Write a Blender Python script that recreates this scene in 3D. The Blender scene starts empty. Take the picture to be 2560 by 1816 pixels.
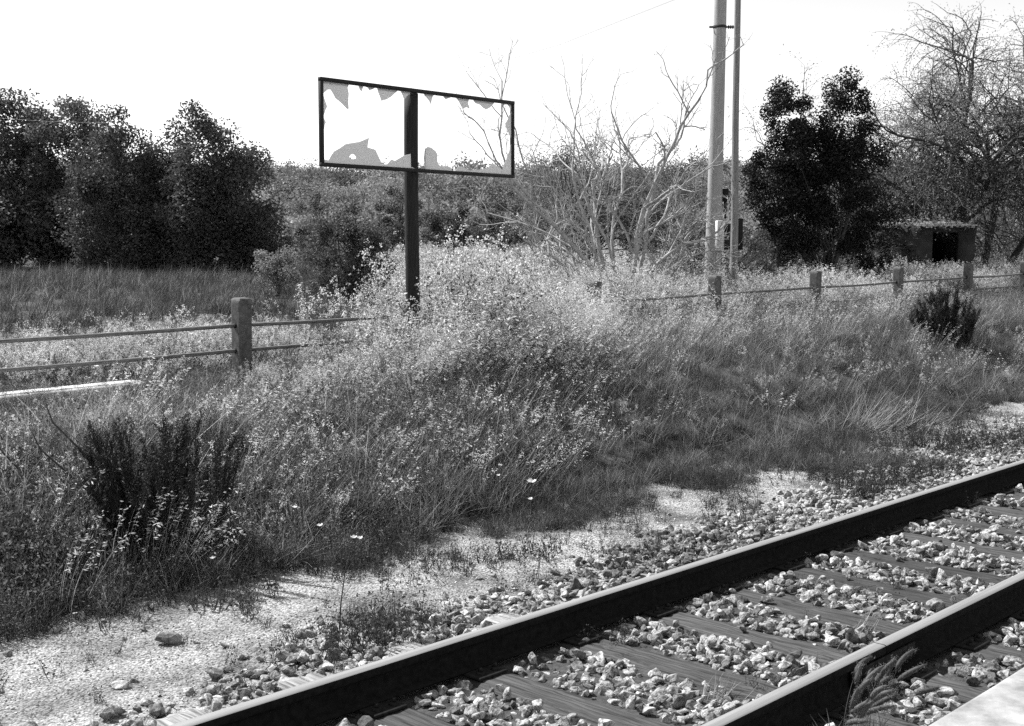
import bpy, bmesh, math, random
import numpy as np
from mathutils import Vector, Matrix, Euler

# ------------------------------------------------------------------ camera, sky, sun, exposure
scene = bpy.context.scene
R = math.radians
CAM = Vector((0.0, 0.0, 1.866))          # eye height above the rail heads (rail head = z 0), x runs along the track
HEAD, PITCH = R(43.8), R(5.0)
F_PX, CX, CY = 3075.0, 1272.0, 897.0
cam_d = bpy.data.cameras.new('camera'); cam = bpy.data.objects.new('camera', cam_d)
scene.collection.objects.link(cam); scene.camera = cam
cam.location = CAM
cam.rotation_euler = (R(90) - PITCH, 0, HEAD - R(90))
cam_d.sensor_width = 36.0; cam_d.lens = F_PX / 2560 * 36
cam_d.shift_x = (1280 - CX) / 2560; cam_d.shift_y = (CY - 908) / 2560
cam_d.clip_start = 0.05; cam_d.clip_end = 6000

SUN_EL = R(50)
U = np.array([math.cos(HEAD), math.sin(HEAD)])        # view direction on the ground
RT = np.array([math.sin(HEAD), -math.cos(HEAD)])      # to the right of the view
SUN_PHI = R(32)                                       # behind the subject, counted from due left
sh = -RT * math.cos(SUN_PHI) + U * math.sin(SUN_PHI)  # horizontal direction towards the sun
world = bpy.data.worlds.new('World'); scene.world = world; world.use_nodes = True
wn = world.node_tree; wn.nodes.clear()
sky = wn.nodes.new('ShaderNodeTexSky'); sky.sky_type = 'NISHITA'; sky.sun_disc = False
sky.sun_elevation = SUN_EL; sky.sun_rotation = math.atan2(sh[0], sh[1])
sky.dust_density = 0.0; sky.air_density = 1.25; sky.ozone_density = 1.0
bw = wn.nodes.new('ShaderNodeRGBToBW'); bg = wn.nodes.new('ShaderNodeBackground'); wo = wn.nodes.new('ShaderNodeOutputWorld')
bg.inputs['Strength'].default_value = 0.10
wn.links.new(sky.outputs[0], bw.inputs[0]); wn.links.new(bw.outputs[0], bg.inputs['Color']); wn.links.new(bg.outputs[0], wo.inputs[0])
sun_d = bpy.data.lights.new('sun', 'SUN'); sun_d.energy = 4.2; sun_d.angle = R(0.55); sun_d.color = (1, 1, 1)
sun = bpy.data.objects.new('sun', sun_d); scene.collection.objects.link(sun)
sd = Vector((sh[0] * math.cos(SUN_EL), sh[1] * math.cos(SUN_EL), math.sin(SUN_EL)))
sun.rotation_euler = sd.to_track_quat('Z', 'Y').to_euler(); sun.location = sd * 60
scene.view_settings.view_transform = 'Standard'; scene.view_settings.look = 'None'
scene.view_settings.exposure = 1.05; scene.view_settings.gamma = 1.0
scene.view_settings.use_curve_mapping = False
scene.cycles.use_denoising = False
scene.cycles.max_bounces = 4; scene.cycles.adaptive_threshold = 0.02; scene.cycles.transparent_max_bounces = 8
scene.cycles.diffuse_bounces = 2; scene.cycles.transmission_bounces = 4; scene.cycles.glossy_bounces = 2

# ------------------------------------------------------------------ helpers
COL = scene.collection
rng = np.random.default_rng(7)
random.seed(7)

def tag(o, label=None, cat=None, group=None, kind=None):
    if label: o['label'] = label
    if cat: o['category'] = cat
    if group: o['group'] = group
    if kind: o['kind'] = kind
    return o

def link(name, me, mat=None, parent=None, loc=None, rot=None):
    o = bpy.data.objects.new(name, me); COL.objects.link(o)
    if mat is not None and me is not None and not me.materials: me.materials.append(mat)
    if parent is not None: o.parent = parent
    if loc is not None: o.location = loc
    if rot is not None: o.rotation_euler = rot
    return o

def empty(name, loc, rz=0.0):
    o = bpy.data.objects.new(name, None); COL.objects.link(o)
    o.location = loc; o.rotation_euler = (0, 0, rz); o.empty_display_size = 0.1
    return o

def mk_mesh(name, V, F, tone=None, smooth=False):
    """V (n,3); F list of int arrays (m,k)"""
    if isinstance(F, np.ndarray): F = [F]
    me = bpy.data.meshes.new(name)
    V = np.asarray(V, np.float32)
    me.vertices.add(len(V)); me.vertices.foreach_set('co', V.ravel())
    loops = np.concatenate([f.ravel() for f in F]).astype(np.int32)
    tot = np.concatenate([np.full(len(f), f.shape[1], np.int32) for f in F])
    start = np.concatenate([[0], np.cumsum(tot)[:-1]]).astype(np.int32)
    me.loops.add(len(loops)); me.loops.foreach_set('vertex_index', loops)
    me.polygons.add(len(tot)); me.polygons.foreach_set('loop_start', start); me.polygons.foreach_set('loop_total', tot)
    if smooth: me.polygons.foreach_set('use_smooth', np.ones(len(tot), bool))
    if tone is not None:
        a = me.attributes.new('tone', 'FLOAT', 'POINT'); a.data.foreach_set('value', np.asarray(tone, np.float32))
    me.update(calc_edges=True); me.validate()
    return me

class Acc:
    """collects vertices / quads / tris into one mesh"""
    def __init__(s): s.V = []; s.Q = []; s.T = []; s.tone = []; s.n = 0
    def add(s, V, Q=None, T=None, tone=1.0):
        V = np.asarray(V, float)
        s.V.append(V); s.tone.append(np.broadcast_to(np.asarray(tone, float), (len(V),)))
        if Q is not None and len(Q): s.Q.append(np.asarray(Q) + s.n)
        if T is not None and len(T): s.T.append(np.asarray(T) + s.n)
        s.n += len(V)
    def mesh(s, name, smooth=False):
        F = []
        if s.Q: F.append(np.concatenate(s.Q))
        if s.T: F.append(np.concatenate(s.T))
        return mk_mesh(name, np.concatenate(s.V), F, np.concatenate(s.tone), smooth)

def tube(acc, pts, rad, sides=5, tone=1.0, cap=True):
    pts = np.asarray(pts, float); n = len(pts); rad = np.broadcast_to(np.asarray(rad, float), (n,))
    t = np.gradient(pts, axis=0); t /= np.linalg.norm(t, axis=1)[:, None] + 1e-9
    ref = np.where(np.abs(t[:, 2:3]) > 0.9, np.array([[1., 0, 0]]), np.array([[0., 0, 1]]))
    a = np.cross(t, ref); a /= np.linalg.norm(a, axis=1)[:, None] + 1e-9
    b = np.cross(t, a)
    # keep frames from flipping
    for i in range(1, n):
        if np.dot(a[i], a[i-1]) < 0: a[i] = -a[i]; b[i] = -b[i]
    th = np.arange(sides) * 2 * math.pi / sides
    ring = pts[:, None, :] + rad[:, None, None] * (np.cos(th)[None, :, None] * a[:, None, :] + np.sin(th)[None, :, None] * b[:, None, :])
    V = ring.reshape(-1, 3)
    i = np.arange(n - 1)[:, None] * sides; j = np.arange(sides)[None, :]; k = (j + 1) % sides
    Q = np.stack([i + j, i + k, i + sides + k, i + sides + j], -1).reshape(-1, 4)
    T = None
    if cap:
        V = np.vstack([V, pts[0], pts[-1]]); c0 = n * sides; c1 = c0 + 1
        jj = np.arange(sides); kk = (jj + 1) % sides
        T = np.vstack([np.stack([np.full(sides, c0), kk, jj], -1), np.stack([np.full(sides, c1), (n-1)*sides + jj, (n-1)*sides + kk], -1)])
    acc.add(V, Q, T, tone)

def box(acc, c, s, rot=None, tone=1.0):
    x, y, z = [h / 2 for h in s]
    V = np.array([[-x,-y,-z],[x,-y,-z],[x,y,-z],[-x,y,-z],[-x,-y,z],[x,-y,z],[x,y,z],[-x,y,z]])
    if rot is not None: V = V @ np.array(rot.to_matrix() if isinstance(rot, Euler) else rot).T
    acc.add(V + np.array(c), [[0,3,2,1],[4,5,6,7],[0,1,5,4],[1,2,6,5],[2,3,7,6],[3,0,4,7]], None, tone)

def bevel(me, w, seg=1):
    bm = bmesh.new(); bm.from_mesh(me)
    bmesh.ops.bevel(bm, geom=bm.edges[:], offset=w, segments=seg, profile=0.5, affect='EDGES')
    bm.to_mesh(me); bm.free(); return me

def smoothstep(a, b, x):
    t = np.clip((np.asarray(x, float) - a) / (b - a), 0, 1); return t * t * (3 - 2 * t)

def vnoise(x, y, s, seed=0):
    """cheap smooth value noise"""
    x = np.asarray(x, float) / s; y = np.asarray(y, float) / s
    xi = np.floor(x).astype(int); yi = np.floor(y).astype(int); fx = x - xi; fy = y - yi
    fx = fx * fx * (3 - 2 * fx); fy = fy * fy * (3 - 2 * fy)
    def h(a, b):
        v = np.sin(a * 127.1 + b * 311.7 + seed * 74.7) * 43758.5453
        return v - np.floor(v)
    return (h(xi, yi) * (1 - fx) + h(xi + 1, yi) * fx) * (1 - fy) + (h(xi, yi + 1) * (1 - fx) + h(xi + 1, yi + 1) * fx) * fy

def gz(x, y):
    """height of the land: track bed, bank up to the overgrown old platform, gentle meadow, scrub hill"""
    x = np.asarray(x, float); y = np.asarray(y, float)
    z = -0.20 + 0.62 * smoothstep(6.2, 9.0, y) + 0.06 * smoothstep(9.0, 11.5, y)
    z = z + 0.0125 * np.clip(x - 7.7, -6, 60) * smoothstep(7.0, 10.0, y)
    z = z + 0.022 * np.clip(y - 12.0, 0, 38)
    r = np.hypot(x, y)
    z = z + 7.5 * smoothstep(52, 150, r)
    z = z + (vnoise(x, y, 1.7, 3) - 0.5) * 0.10 * smoothstep(6.5, 8.0, y) + (vnoise(x, y, 14, 5) - 0.5) * 0.5 * smoothstep(16, 40, y)
    z = z + (vnoise(x, y, 0.9, 8) - 0.5) * 0.03 * smoothstep(4.9, 5.4, y)
    return z

def at(px, py, Z):
    """a photograph pixel at a ground distance Z ahead -> world point"""
    cp, sp = math.cos(PITCH), math.sin(PITCH)
    a = (px - CX) / F_PX; b = (CY - py) / F_PX
    fwd = cp + b * sp; up = b * cp - sp
    s = Z / fwd
    return Vector((U[0] * Z + RT[0] * a * s, U[1] * Z + RT[1] * a * s, CAM.z + up * s))

def on_ground(px, Z):
    p = at(px, 700, Z); return Vector((p.x, p.y, float(gz(p.x, p.y))))

def to_px(x, y, z):
    dx = np.asarray(x, float); dy = np.asarray(y, float); dz = np.asarray(z, float) - CAM.z
    f = U[0] * dx + U[1] * dy; r = RT[0] * dx + RT[1] * dy
    cp, sp = math.cos(PITCH), math.sin(PITCH)
    d = f * cp - dz * sp; v = f * sp + dz * cp
    d = np.where(d < 0.05, 0.05, d)
    return CX + F_PX * r / d, CY - F_PX * v / d, d

def in_view(x, y, z, m=260):
    px, py, d = to_px(x, y, z)
    return (px > -m) & (px < 2560 + m) & (py > -m * 2) & (py < 1816 + m) & (d > 0.3)

# ------------------------------------------------------------------ materials (black and white film: greys only)
def nodes(name):
    m = bpy.data.materials.new(name); m.use_nodes = True
    nt = m.node_tree; nt.nodes.clear()
    return m, nt, (lambda t: nt.nodes.new(t)), nt.links.new

def grey(nt, sock, v):
    sock.default_value = (v, v, v, 1)

def noise_grey(N, L, coord, scale, lo, hi, detail=5, p0=0.3, p1=0.7, stretch=None, rough=0.6):
    src = coord
    if stretch:
        mp = N('ShaderNodeMapping'); mp.inputs['Scale'].default_value = stretch; L(src, mp.inputs[0]); src = mp.outputs[0]
    n = N('ShaderNodeTexNoise'); n.inputs['Scale'].default_value = scale; n.inputs['Detail'].default_value = detail
    n.inputs['Roughness'].default_value = rough
    L(src, n.inputs['Vector'])
    mr = N('ShaderNodeMapRange'); mr.inputs['From Min'].default_value = p0; mr.inputs['From Max'].default_value = p1
    mr.inputs['To Min'].default_value = lo; mr.inputs['To Max'].default_value = hi
    L(n.outputs[0], mr.inputs[0])
    return mr.outputs[0], n.outputs[0]

def solid(name, lo, hi, scale=20, rough=0.85, bump=0.3, bump_dist=0.004, coord='Object', metallic=0.0, p0=0.3, p1=0.7, stretch=None, rand=0.0, spec=0.3, bscale=None):
    m, nt, N, L = nodes(name)
    tc = N('ShaderNodeTexCoord'); out = N('ShaderNodeOutputMaterial'); b = N('ShaderNodeBsdfPrincipled')
    c, raw = noise_grey(N, L, tc.outputs[coord], scale, lo, hi, p0=p0, p1=p1, stretch=stretch)
    if rand:
        oi = N('ShaderNodeObjectInfo'); mr = N('ShaderNodeMapRange')
        mr.inputs['To Min'].default_value = 1 - rand; mr.inputs['To Max'].default_value = 1 + rand
        L(oi.outputs['Random'], mr.inputs[0])
        mu = N('ShaderNodeMath'); mu.operation = 'MULTIPLY'; L(c, mu.inputs[0]); L(mr.outputs[0], mu.inputs[1]); c = mu.outputs[0]
    L(c, b.inputs['Base Color']); b.inputs['Roughness'].default_value = rough; b.inputs['Metallic'].default_value = metallic
    b.inputs['Specular IOR Level'].default_value = spec
    if bump:
        _, raw2 = noise_grey(N, L, tc.outputs[coord], bscale or scale * 2.2, 0, 1, detail=8, stretch=stretch)
        bp = N('ShaderNodeBump'); bp.inputs['Strength'].default_value = bump; bp.inputs['Distance'].default_value = bump_dist
        L(raw2, bp.inputs['Height']); L(bp.outputs[0], b.inputs['Normal'])
    L(b.outputs[0], out.inputs[0])
    return m

def plant(name, v, trans=0.35, var=0.35, rough=0.6, spec=0.25):
    """leaf / stalk: diffuse + translucent, tone from the mesh, a different random tone for every copy"""
    m, nt, N, L = nodes(name)
    out = N('ShaderNodeOutputMaterial'); at_ = N('ShaderNodeAttribute'); at_.attribute_name = 'tone'
    oi = N('ShaderNodeObjectInfo'); mr = N('ShaderNodeMapRange')
    mr.inputs['To Min'].default_value = v * (1 - var); mr.inputs['To Max'].default_value = v * (1 + var)
    L(oi.outputs['Random'], mr.inputs[0])
    mu = N('ShaderNodeMath'); mu.operation = 'MULTIPLY'; L(at_.outputs['Fac'], mu.inputs[0]); L(mr.outputs[0], mu.inputs[1])
    b = N('ShaderNodeBsdfPrincipled'); b.inputs['Roughness'].default_value = rough; b.inputs['Specular IOR Level'].default_value = spec
    L(mu.outputs[0], b.inputs['Base Color'])
    t = N('ShaderNodeBsdfTranslucent'); L(mu.outputs[0], t.inputs['Color'])
    mx = N('ShaderNodeMixShader'); mx.inputs[0].default_value = trans
    L(b.outputs[0], mx.inputs[1]); L(t.outputs[0], mx.inputs[2]); L(mx.outputs[0], out.inputs[0])
    return m

M = {}
M['soil'] = solid('soil', 0.03, 0.10, 3.0, bump=0.6, bump_dist=0.03)
M['stone'] = solid('ballast_limestone', 0.06, 0.50, 1.5, bump=0.4, bump_dist=0.05, rand=0.42, p0=0.34, p1=0.62, bscale=3.5)
M['stone_dark'] = solid('dark_ballast_stone', 0.04, 0.20, 1.5, bump=0.4, bump_dist=0.05, rand=0.45, p0=0.34, p1=0.62, bscale=3.5)
M['ballast_dirt_shade'] = solid('ballast_dirt_shade', 0.03, 0.09, 18, bump=0.8, bump_dist=0.02)  # dirt, darkened further for the shadows between the stones
M['pebble'] = solid('pebble', 0.28, 0.58, 40, bump=0.2, rand=0.45)
M['rail_side'] = solid('rusty_rail_steel', 0.006, 0.018, 30, rough=0.9, spec=0.08, bump=0.25, bump_dist=0.001)
M['rail_top'] = solid('worn_rail_head', 0.22, 0.32, 8, rough=0.55, bump=0.15, bump_dist=0.0005, metallic=0.25, stretch=(0.15, 6, 6))
M['iron'] = solid('dark_iron', 0.008, 0.03, 40, rough=0.8, spec=0.12, bump=0.3, bump_dist=0.001)
M['fence_concrete'] = solid('weathered_fence_concrete', 0.06, 0.17, 14, bump=0.5, bump_dist=0.004)
M['pole_concrete'] = solid('pole_concrete', 0.30, 0.40, 5, bump=0.3, bump_dist=0.003, stretch=(4, 4, 0.5))
M['kerb'] = solid('pale_kerb_concrete', 0.26, 0.68, 5, p0=0.36, p1=0.52, bump=0.4, bump_dist=0.004)
M['platform'] = solid('platform_concrete', 0.16, 0.40, 9, bump=0.5, bump_dist=0.003, bscale=60)
M['fence_pipe'] = solid('rusted_fence_pipe', 0.08, 0.26, 30, rough=0.8, bump=0.5, bump_dist=0.002, stretch=(0.3, 3, 3))
M['sign_frame'] = solid('sign_frame_steel', 0.008, 0.02, 40, rough=0.6, bump=0.15, bump_dist=0.001)
M['sign_post'] = solid('tarred_wood_post', 0.006, 0.032, 9, rough=0.8, bump=0.7, bump_dist=0.006, stretch=(8, 8, 0.6))
M['pole_wood'] = solid('grey_pole_wood', 0.14, 0.32, 6, rough=0.85, bump=0.5, bump_dist=0.004, stretch=(10, 10, 0.4))
M['bark_dark'] = solid('dark_bark', 0.03, 0.08, 12, bump=0.6, bump_dist=0.01)
M['bark_pale'] = solid('pale_bare_bark', 0.22, 0.48, 10, bump=0.4, bump_dist=0.004)
M['white_metal'] = solid('white_enamel', 0.6, 0.75, 10, rough=0.5, bump=0.05)
M['wall'] = solid('shed_render_shade', 0.02, 0.05, 5, bump=0.4)  # the trees' shade over the shed walls is put into this dark colour
M['roof'] = solid('shed_corrugated_roof', 0.06, 0.32, 2.5, bump=0.2)
M['cable'] = solid('pale_cable', 0.5, 0.6, 10, bump=0)

def gravel_mat():
    m, nt, N, L = nodes('path_gravel')
    tc = N('ShaderNodeTexCoord'); out = N('ShaderNodeOutputMaterial'); b = N('ShaderNodeBsdfPrincipled')
    big, _ = noise_grey(N, L, tc.outputs['Object'], 1.6, 0.28, 1.0, p0=0.36, p1=0.58)
    fine, raw = noise_grey(N, L, tc.outputs['Object'], 55, 0.15, 0.50, detail=4, p0=0.36, p1=0.6)
    mu = N('ShaderNodeMath'); mu.operation = 'MULTIPLY'; L(big, mu.inputs[0]); L(fine, mu.inputs[1])
    L(mu.outputs[0], b.inputs['Base Color']); b.inputs['Roughness'].default_value = 0.95; b.inputs['Specular IOR Level'].default_value = 0.1
    vo = N('ShaderNodeTexVoronoi'); vo.inputs['Scale'].default_value = 70; L(tc.outputs['Object'], vo.inputs['Vector'])
    bp = N('ShaderNodeBump'); bp.inputs['Strength'].default_value = 0.9; bp.inputs['Distance'].default_value = 0.012; bp.invert = True
    L(vo.outputs['Distance'], bp.inputs['Height']); L(bp.outputs[0], b.inputs['Normal']); L(b.outputs[0], out.inputs[0])
    return m
M['gravel'] = gravel_mat()

def sleeper_mat():
    """grey weathered oak, oil-dark where trains dripped between and under the rails, long splits along the grain (local x)"""
    m, nt, N, L = nodes('sleeper_timber')
    tc = N('ShaderNodeTexCoord'); out = N('ShaderNodeOutputMaterial'); b = N('ShaderNodeBsdfPrincipled')
    grain, raw = noise_grey(N, L, tc.outputs['Object'], 5, 0.25, 1.9, detail=7, p0=0.36, p1=0.66, stretch=(0.55, 12, 12))
    sp = N('ShaderNodeSeparateXYZ'); L(tc.outputs['Object'], sp.inputs[0])
    n2 = N('ShaderNodeTexNoise'); n2.inputs['Scale'].default_value = 4; L(tc.outputs['Object'], n2.inputs['Vector'])
    ad = N('ShaderNodeMath'); ad.operation = 'MULTIPLY_ADD'; L(n2.outputs[0], ad.inputs[0]); ad.inputs[1].default_value = 0.35; L(sp.outputs['X'], ad.inputs[2])
    mr = N('ShaderNodeMapRange'); mr.inputs['From Min'].default_value = 0.86; mr.inputs['From Max'].default_value = 1.06
    mr.inputs['To Min'].default_value = 0.05; mr.inputs['To Max'].default_value = 0.22; L(ad.outputs[0], mr.inputs[0])
    oi = N('ShaderNodeObjectInfo'); mo = N('ShaderNodeMapRange'); mo.inputs['To Min'].default_value = 0.6; mo.inputs['To Max'].default_value = 1.3
    L(oi.outputs['Random'], mo.inputs[0])
    m1 = N('ShaderNodeMath'); m1.operation = 'MULTIPLY'; L(mr.outputs[0], m1.inputs[0]); L(grain, m1.inputs[1])
    m2 = N('ShaderNodeMath'); m2.operation = 'MULTIPLY'; L(m1.outputs[0], m2.inputs[0]); L(mo.outputs[0], m2.inputs[1])
    L(m2.outputs[0], b.inputs['Base Color']); b.inputs['Roughness'].default_value = 0.75; b.inputs['Specular IOR Level'].default_value = 0.3
    bp = N('ShaderNodeBump'); bp.inputs['Strength'].default_value = 0.9; bp.inputs['Distance'].default_value = 0.012
    L(raw, bp.inputs['Height']); L(bp.outputs[0], b.inputs['Normal']); L(b.outputs[0], out.inputs[0])
    return m
M['sleeper'] = sleeper_mat()

def pane_mat():
    m, nt, N, L = nodes('milky_sign_plastic')
    out = N('ShaderNodeOutputMaterial'); d = N('ShaderNodeBsdfDiffuse'); t = N('ShaderNodeBsdfTranslucent'); mx = N('ShaderNodeMixShader')
    grey(nt, d.inputs[0], 0.62); grey(nt, t.inputs[0], 0.62); mx.inputs[0].default_value = 0.5
    L(d.outputs[0], mx.inputs[1]); L(t.outputs[0], mx.inputs[2]); L(mx.outputs[0], out.inputs[0])
    return m
M['pane'] = pane_mat()

M['grass'] = plant('grass_blades', 0.125, 0.40)
M['grass_dark'] = plant('dark_grass_blades', 0.05, 0.40)
M['straw'] = plant('dry_straw', 0.45, 0.35, 0.3)
M['oat'] = plant('wild_oat_spikelets', 0.50, 0.45, 0.3)
M['weed'] = plant('weed_leaves', 0.08, 0.45)
M['flower'] = plant('pale_weed_flowers', 0.64, 0.45, 0.35)
M['petal'] = plant('white_petals', 0.80, 0.45, 0.1)
M['shrub_dark'] = plant('dark_shrub_needles', 0.026, 0.15)
M['tree_mid'] = plant('tree_leaves', 0.105, 0.35, 0.2)
M['tree_dark'] = plant('dark_evergreen_leaves', 0.020, 0.25, 0.2)
M['scrub'] = plant('scrub_leaves', 0.17, 0.35, 0.4)
M['scrub_pale'] = plant('pale_scrub_leaves', 0.30, 0.35, 0.3)  # paleness stands for distance haze on the hill and sun glow in the arching tree
M['twig_leaf'] = plant('sparse_small_leaves', 0.10, 0.4, 0.2)
M['foxtail'] = plant('foxtail_heads', 0.10, 0.3, 0.3)

# ------------------------------------------------------------------ the land
def grid_sheet(name, xs, ys, dz, mat, edge=None):
    X, Y = np.meshgrid(xs, ys)
    if edge is not None: Y = edge(X, Y)
    Z = gz(X, Y) + dz
    V = np.stack([X, Y, Z], -1).reshape(-1, 3)
    nx, ny = len(xs), len(ys)
    i = np.arange(ny - 1)[:, None] * nx + np.arange(nx - 1)[None, :]
    Q = np.stack([i, i + 1, i + nx + 1, i + nx], -1).reshape(-1, 4)
    me = mk_mesh(name, V, Q, smooth=True)
    return link(name, me, mat)

xs = np.concatenate([np.linspace(-2500, -60, 30), np.linspace(-55, -6, 24), np.arange(-5, 42, 0.4), np.linspace(43, 140, 50), np.linspace(150, 2500, 40)])
ys = np.concatenate([np.linspace(-2500, -40, 12), np.linspace(-30, 1, 10), np.arange(1.6, 22, 0.35), np.linspace(22.5, 140, 90), np.linspace(150, 2500, 40)])
tag(grid_sheet('ground', xs, ys, 0.0, M['soil']), kind='structure')
def path_edge(X, Y):
    t = (Y - 4.3) / (6.45 - 4.3)
    e1 = 6.36 + 0.22 * (1 - smoothstep(4, 9, X)) + (vnoise(X, 0 * X, 1.3, 11) - 0.5) * 0.55 + (vnoise(X, 0 * X, 0.35, 12) - 0.5) * 0.2
    return 4.3 + t * (e1 - 4.3)
tag(grid_sheet('gravel_path', np.arange(-4, 40, 0.1), np.linspace(4.3, 6.45, 20), 0.008, M['gravel'], path_edge), kind='structure')
tag(grid_sheet('ballast_bed', np.arange(-4, 40, 0.06), np.linspace(1.7, 4.42, 8), 0.014, M['ballast_dirt_shade'], lambda X, Y: Y + (Y > 4.3) * ((vnoise(X, 0 * X, 0.3, 14) - 0.5) * 0.2 + (vnoise(X, 0 * X, 0.09, 15) - 0.5) * 0.08)), kind='structure')

# near platform, its edge just cuts the lower right corner
def platform():
    a = Acc(); e = 1.723; top = 0.316
    n = 120; x = np.linspace(-12, 45, n)
    yb = e + (vnoise(x, 0 * x, 0.25, 21) - 0.5) * 0.012
    prof = [(0.0, -0.25), (0.0, top - 0.012), (-0.006, top - 0.004), (-0.02, top), (-7.0, top)]
    V = np.concatenate([np.stack([x, yb + p[0], np.full(n, p[1])], -1) for p in prof])
    Q = []
    for k in range(len(prof) - 1):
        i = np.arange(n - 1) + k * n; Q.append(np.stack([i + 1, i, i + n, i + n + 1], -1))
    a.add(V, np.concatenate(Q)); return a.mesh('platform')
tag(link('platform', platform(), M['platform']), kind='structure')

# ------------------------------------------------------------------ the track
RAIL_FAR, RAIL_NEAR = 4.16, 2.72      # gauge faces
PROFILE = [(0.000,-0.155),(0.066,-0.155),(0.066,-0.147),(0.028,-0.137),(0.010,-0.125),(0.008,-0.060),(0.012,-0.048),(0.034,-0.040),(0.036,-0.034),(0.036,-0.008),(0.033,-0.003),(0.027,0.000)]
PROFILE = [(p[0], p[1]) for p in PROFILE]
full_prof = PROFILE[1:] + [(-p[0], p[1]) for p in reversed(PROFILE[1:])]

def rail_mesh(x0, x1, name):
    n = max(2, int((x1 - x0) / 0.5)); x = np.linspace(x0, x1, n); m = len(full_prof)
    P = np.array(full_prof); V = np.zeros((n, m, 3)); V[:, :, 0] = x[:, None]; V[:, :, 1] = P[None, :, 0]; V[:, :, 2] = P[None, :, 1]
    i = np.arange(n - 1)[:, None] * m; j = np.arange(m)[None, :]; k = (j + 1) % m
    Q = np.stack([i + j, i + m + j, i + m + k, i + k], -1).reshape(-1, 4)
    me = mk_mesh(name, V.reshape(-1, 3), [Q, np.array([np.arange(m)[::-1]]), np.array([(n - 1) * m + np.arange(m)])])
    bm = bmesh.new(); bm.from_mesh(me); bmesh.ops.recalc_face_normals(bm, faces=bm.faces); bm.to_mesh(me); bm.free()
    return me

def rail(x0, x1, yc, label):
    root = empty('steel_rail', ((x0 + x1) / 2, yc, 0)); L2 = (x1 - x0) / 2
    link('rail_body', rail_mesh(-L2, L2, 'rail_body'), M['rail_side'], root)
    # the running surface, worn by wheels: a strip a hair proud of the head
    n = int(L2 * 4); x = np.linspace(-L2, L2, n)
    w0 = -0.0318 + 0 * x; w1 = 0.0318 + 0 * x
    prof = [(-0.0335, -0.0025), (-0.0270, 0.0022), (0.0270, 0.0022), (0.0335, -0.0025)]
    V = np.concatenate([np.stack([x, np.full(n, p[0]), np.full(n, p[1])], -1) for p in prof]); Q = []
    for k in range(3):
        i = np.arange(n - 1) + k * n; Q.append(np.stack([i, i + 1, i + n + 1, i + n], -1))
    link('running_surface', mk_mesh('running_surface', V, np.concatenate(Q), smooth=False), M['rail_top'], root)
    tag(root, label, 'rail', 'rails of the track')
    return root
yf, yn = RAIL_FAR + 0.036, RAIL_NEAR - 0.036
r_far = rail(-6, 40, yf, 'long dark steel rail with pale worn top, on the gravel path side')
JOINT = 5.35
r_n1 = rail(-6, JOINT - 0.004, yn, 'rail near the platform, the length left of the joint')
r_n2 = rail(JOINT + 0.004, 40, yn, 'rail near the platform, the length right of the joint')
def fishplate():
    a = Acc()
    box(a, (0, 0, 0), (0.62, 0.018, 0.075))
    for i in range(4):
        x = -0.22 + i * 0.147
        t = np.array([[x, 0.006, 0], [x, -0.034, 0]]); tube(a, t, [0.015, 0.015], 6)
    return a.mesh('fishplate')
fp = link('fishplate', fishplate(), M['iron'], r_n1); fp.location = (JOINT - r_n1.location.x, -0.024, -0.09)
fp = link('fishplate', fishplate(), M['iron'], r_n1); fp.location = (JOINT - r_n1.location.x, 0.024, -0.09); fp.rotation_euler = (0, 0, math.pi)

SL_X = [3.45, 4.10, 4.83, 5.50, 6.15, 6.87, 7.52, 8.25]
SL_X = [0.75, 1.42, 2.1, 2.78] + SL_X + [8.25 + 0.68 * k for k in range(1, 22)]
YC = (RAIL_FAR + RAIL_NEAR) / 2
def sleeper_mesh(seed):
    r = np.random.default_rng(seed); L_, W, H = 2.62, 0.235 + r.uniform(-0.015, 0.015), 0.14
    nx, ny = 60, 9
    x = np.linspace(-L_/2, L_/2, nx); yv = np.linspace(-W/2, W/2, ny)
    X, Y = np.meshgrid(x, yv); e = (vnoise(X, Y * 0 + seed, 0.12, seed) - 0.5) * 0.010
    Yw = Y + np.sign(Y) * (np.abs(Y) > W * 0.45) * e
    Z = (vnoise(X * 0.35, Y, 0.022, seed) - 0.5) * 0.010 - 0.012 * (np.abs(Y) > W * 0.48) - 0.01 * (np.abs(X) > L_ * 0.497)
    crack = np.exp(-((Y - W * (vnoise(X, 0 * X, 0.8, seed + 3) - 0.5) * 0.7) / 0.006) ** 2) * (vnoise(X, 0 * X, 0.45, seed + 5) > 0.45) * 0.02
    Z = Z - crack
    top = np.stack([X, Yw, Z], -1).reshape(-1, 3)
    i = np.arange(ny - 1)[:, None] * nx + np.arange(nx - 1)[None, :]
    Q = [np.stack([i, i + 1, i + nx + 1, i + nx], -1).reshape(-1, 4)]
    rim = np.concatenate([np.arange(nx), nx - 1 + nx * np.arange(1, ny), (ny - 1) * nx + np.arange(nx - 2, -1, -1), nx * np.arange(ny - 2, 0, -1)])
    V = np.vstack([top, top[rim] - np.array([0, 0, H])]); m = len(rim); b0 = len(top); j = np.arange(m); k = (j + 1) % m
    Q.append(np.stack([rim[k], rim[j], b0 + j, b0 + k], -1))
    return mk_mesh('timber', V, np.concatenate(Q))
sl_protos = [sleeper_mesh(40 + i) for i in range(4)]
a = Acc(); box(a, (0, 0, 0), (0.34, 0.19, 0.016)); plate_me = a.mesh('base_plate'); bevel(plate_me, 0.004)
a = Acc()
tube(a, [[0, 0, -0.01], [0, 0, 0.012]], [0.024, 0.022], 8); tube(a, [[0, 0, 0.012], [0, 0, 0.03]], [0.013, 0.011], 4); screw_me = a.mesh('screw_spike')
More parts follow.
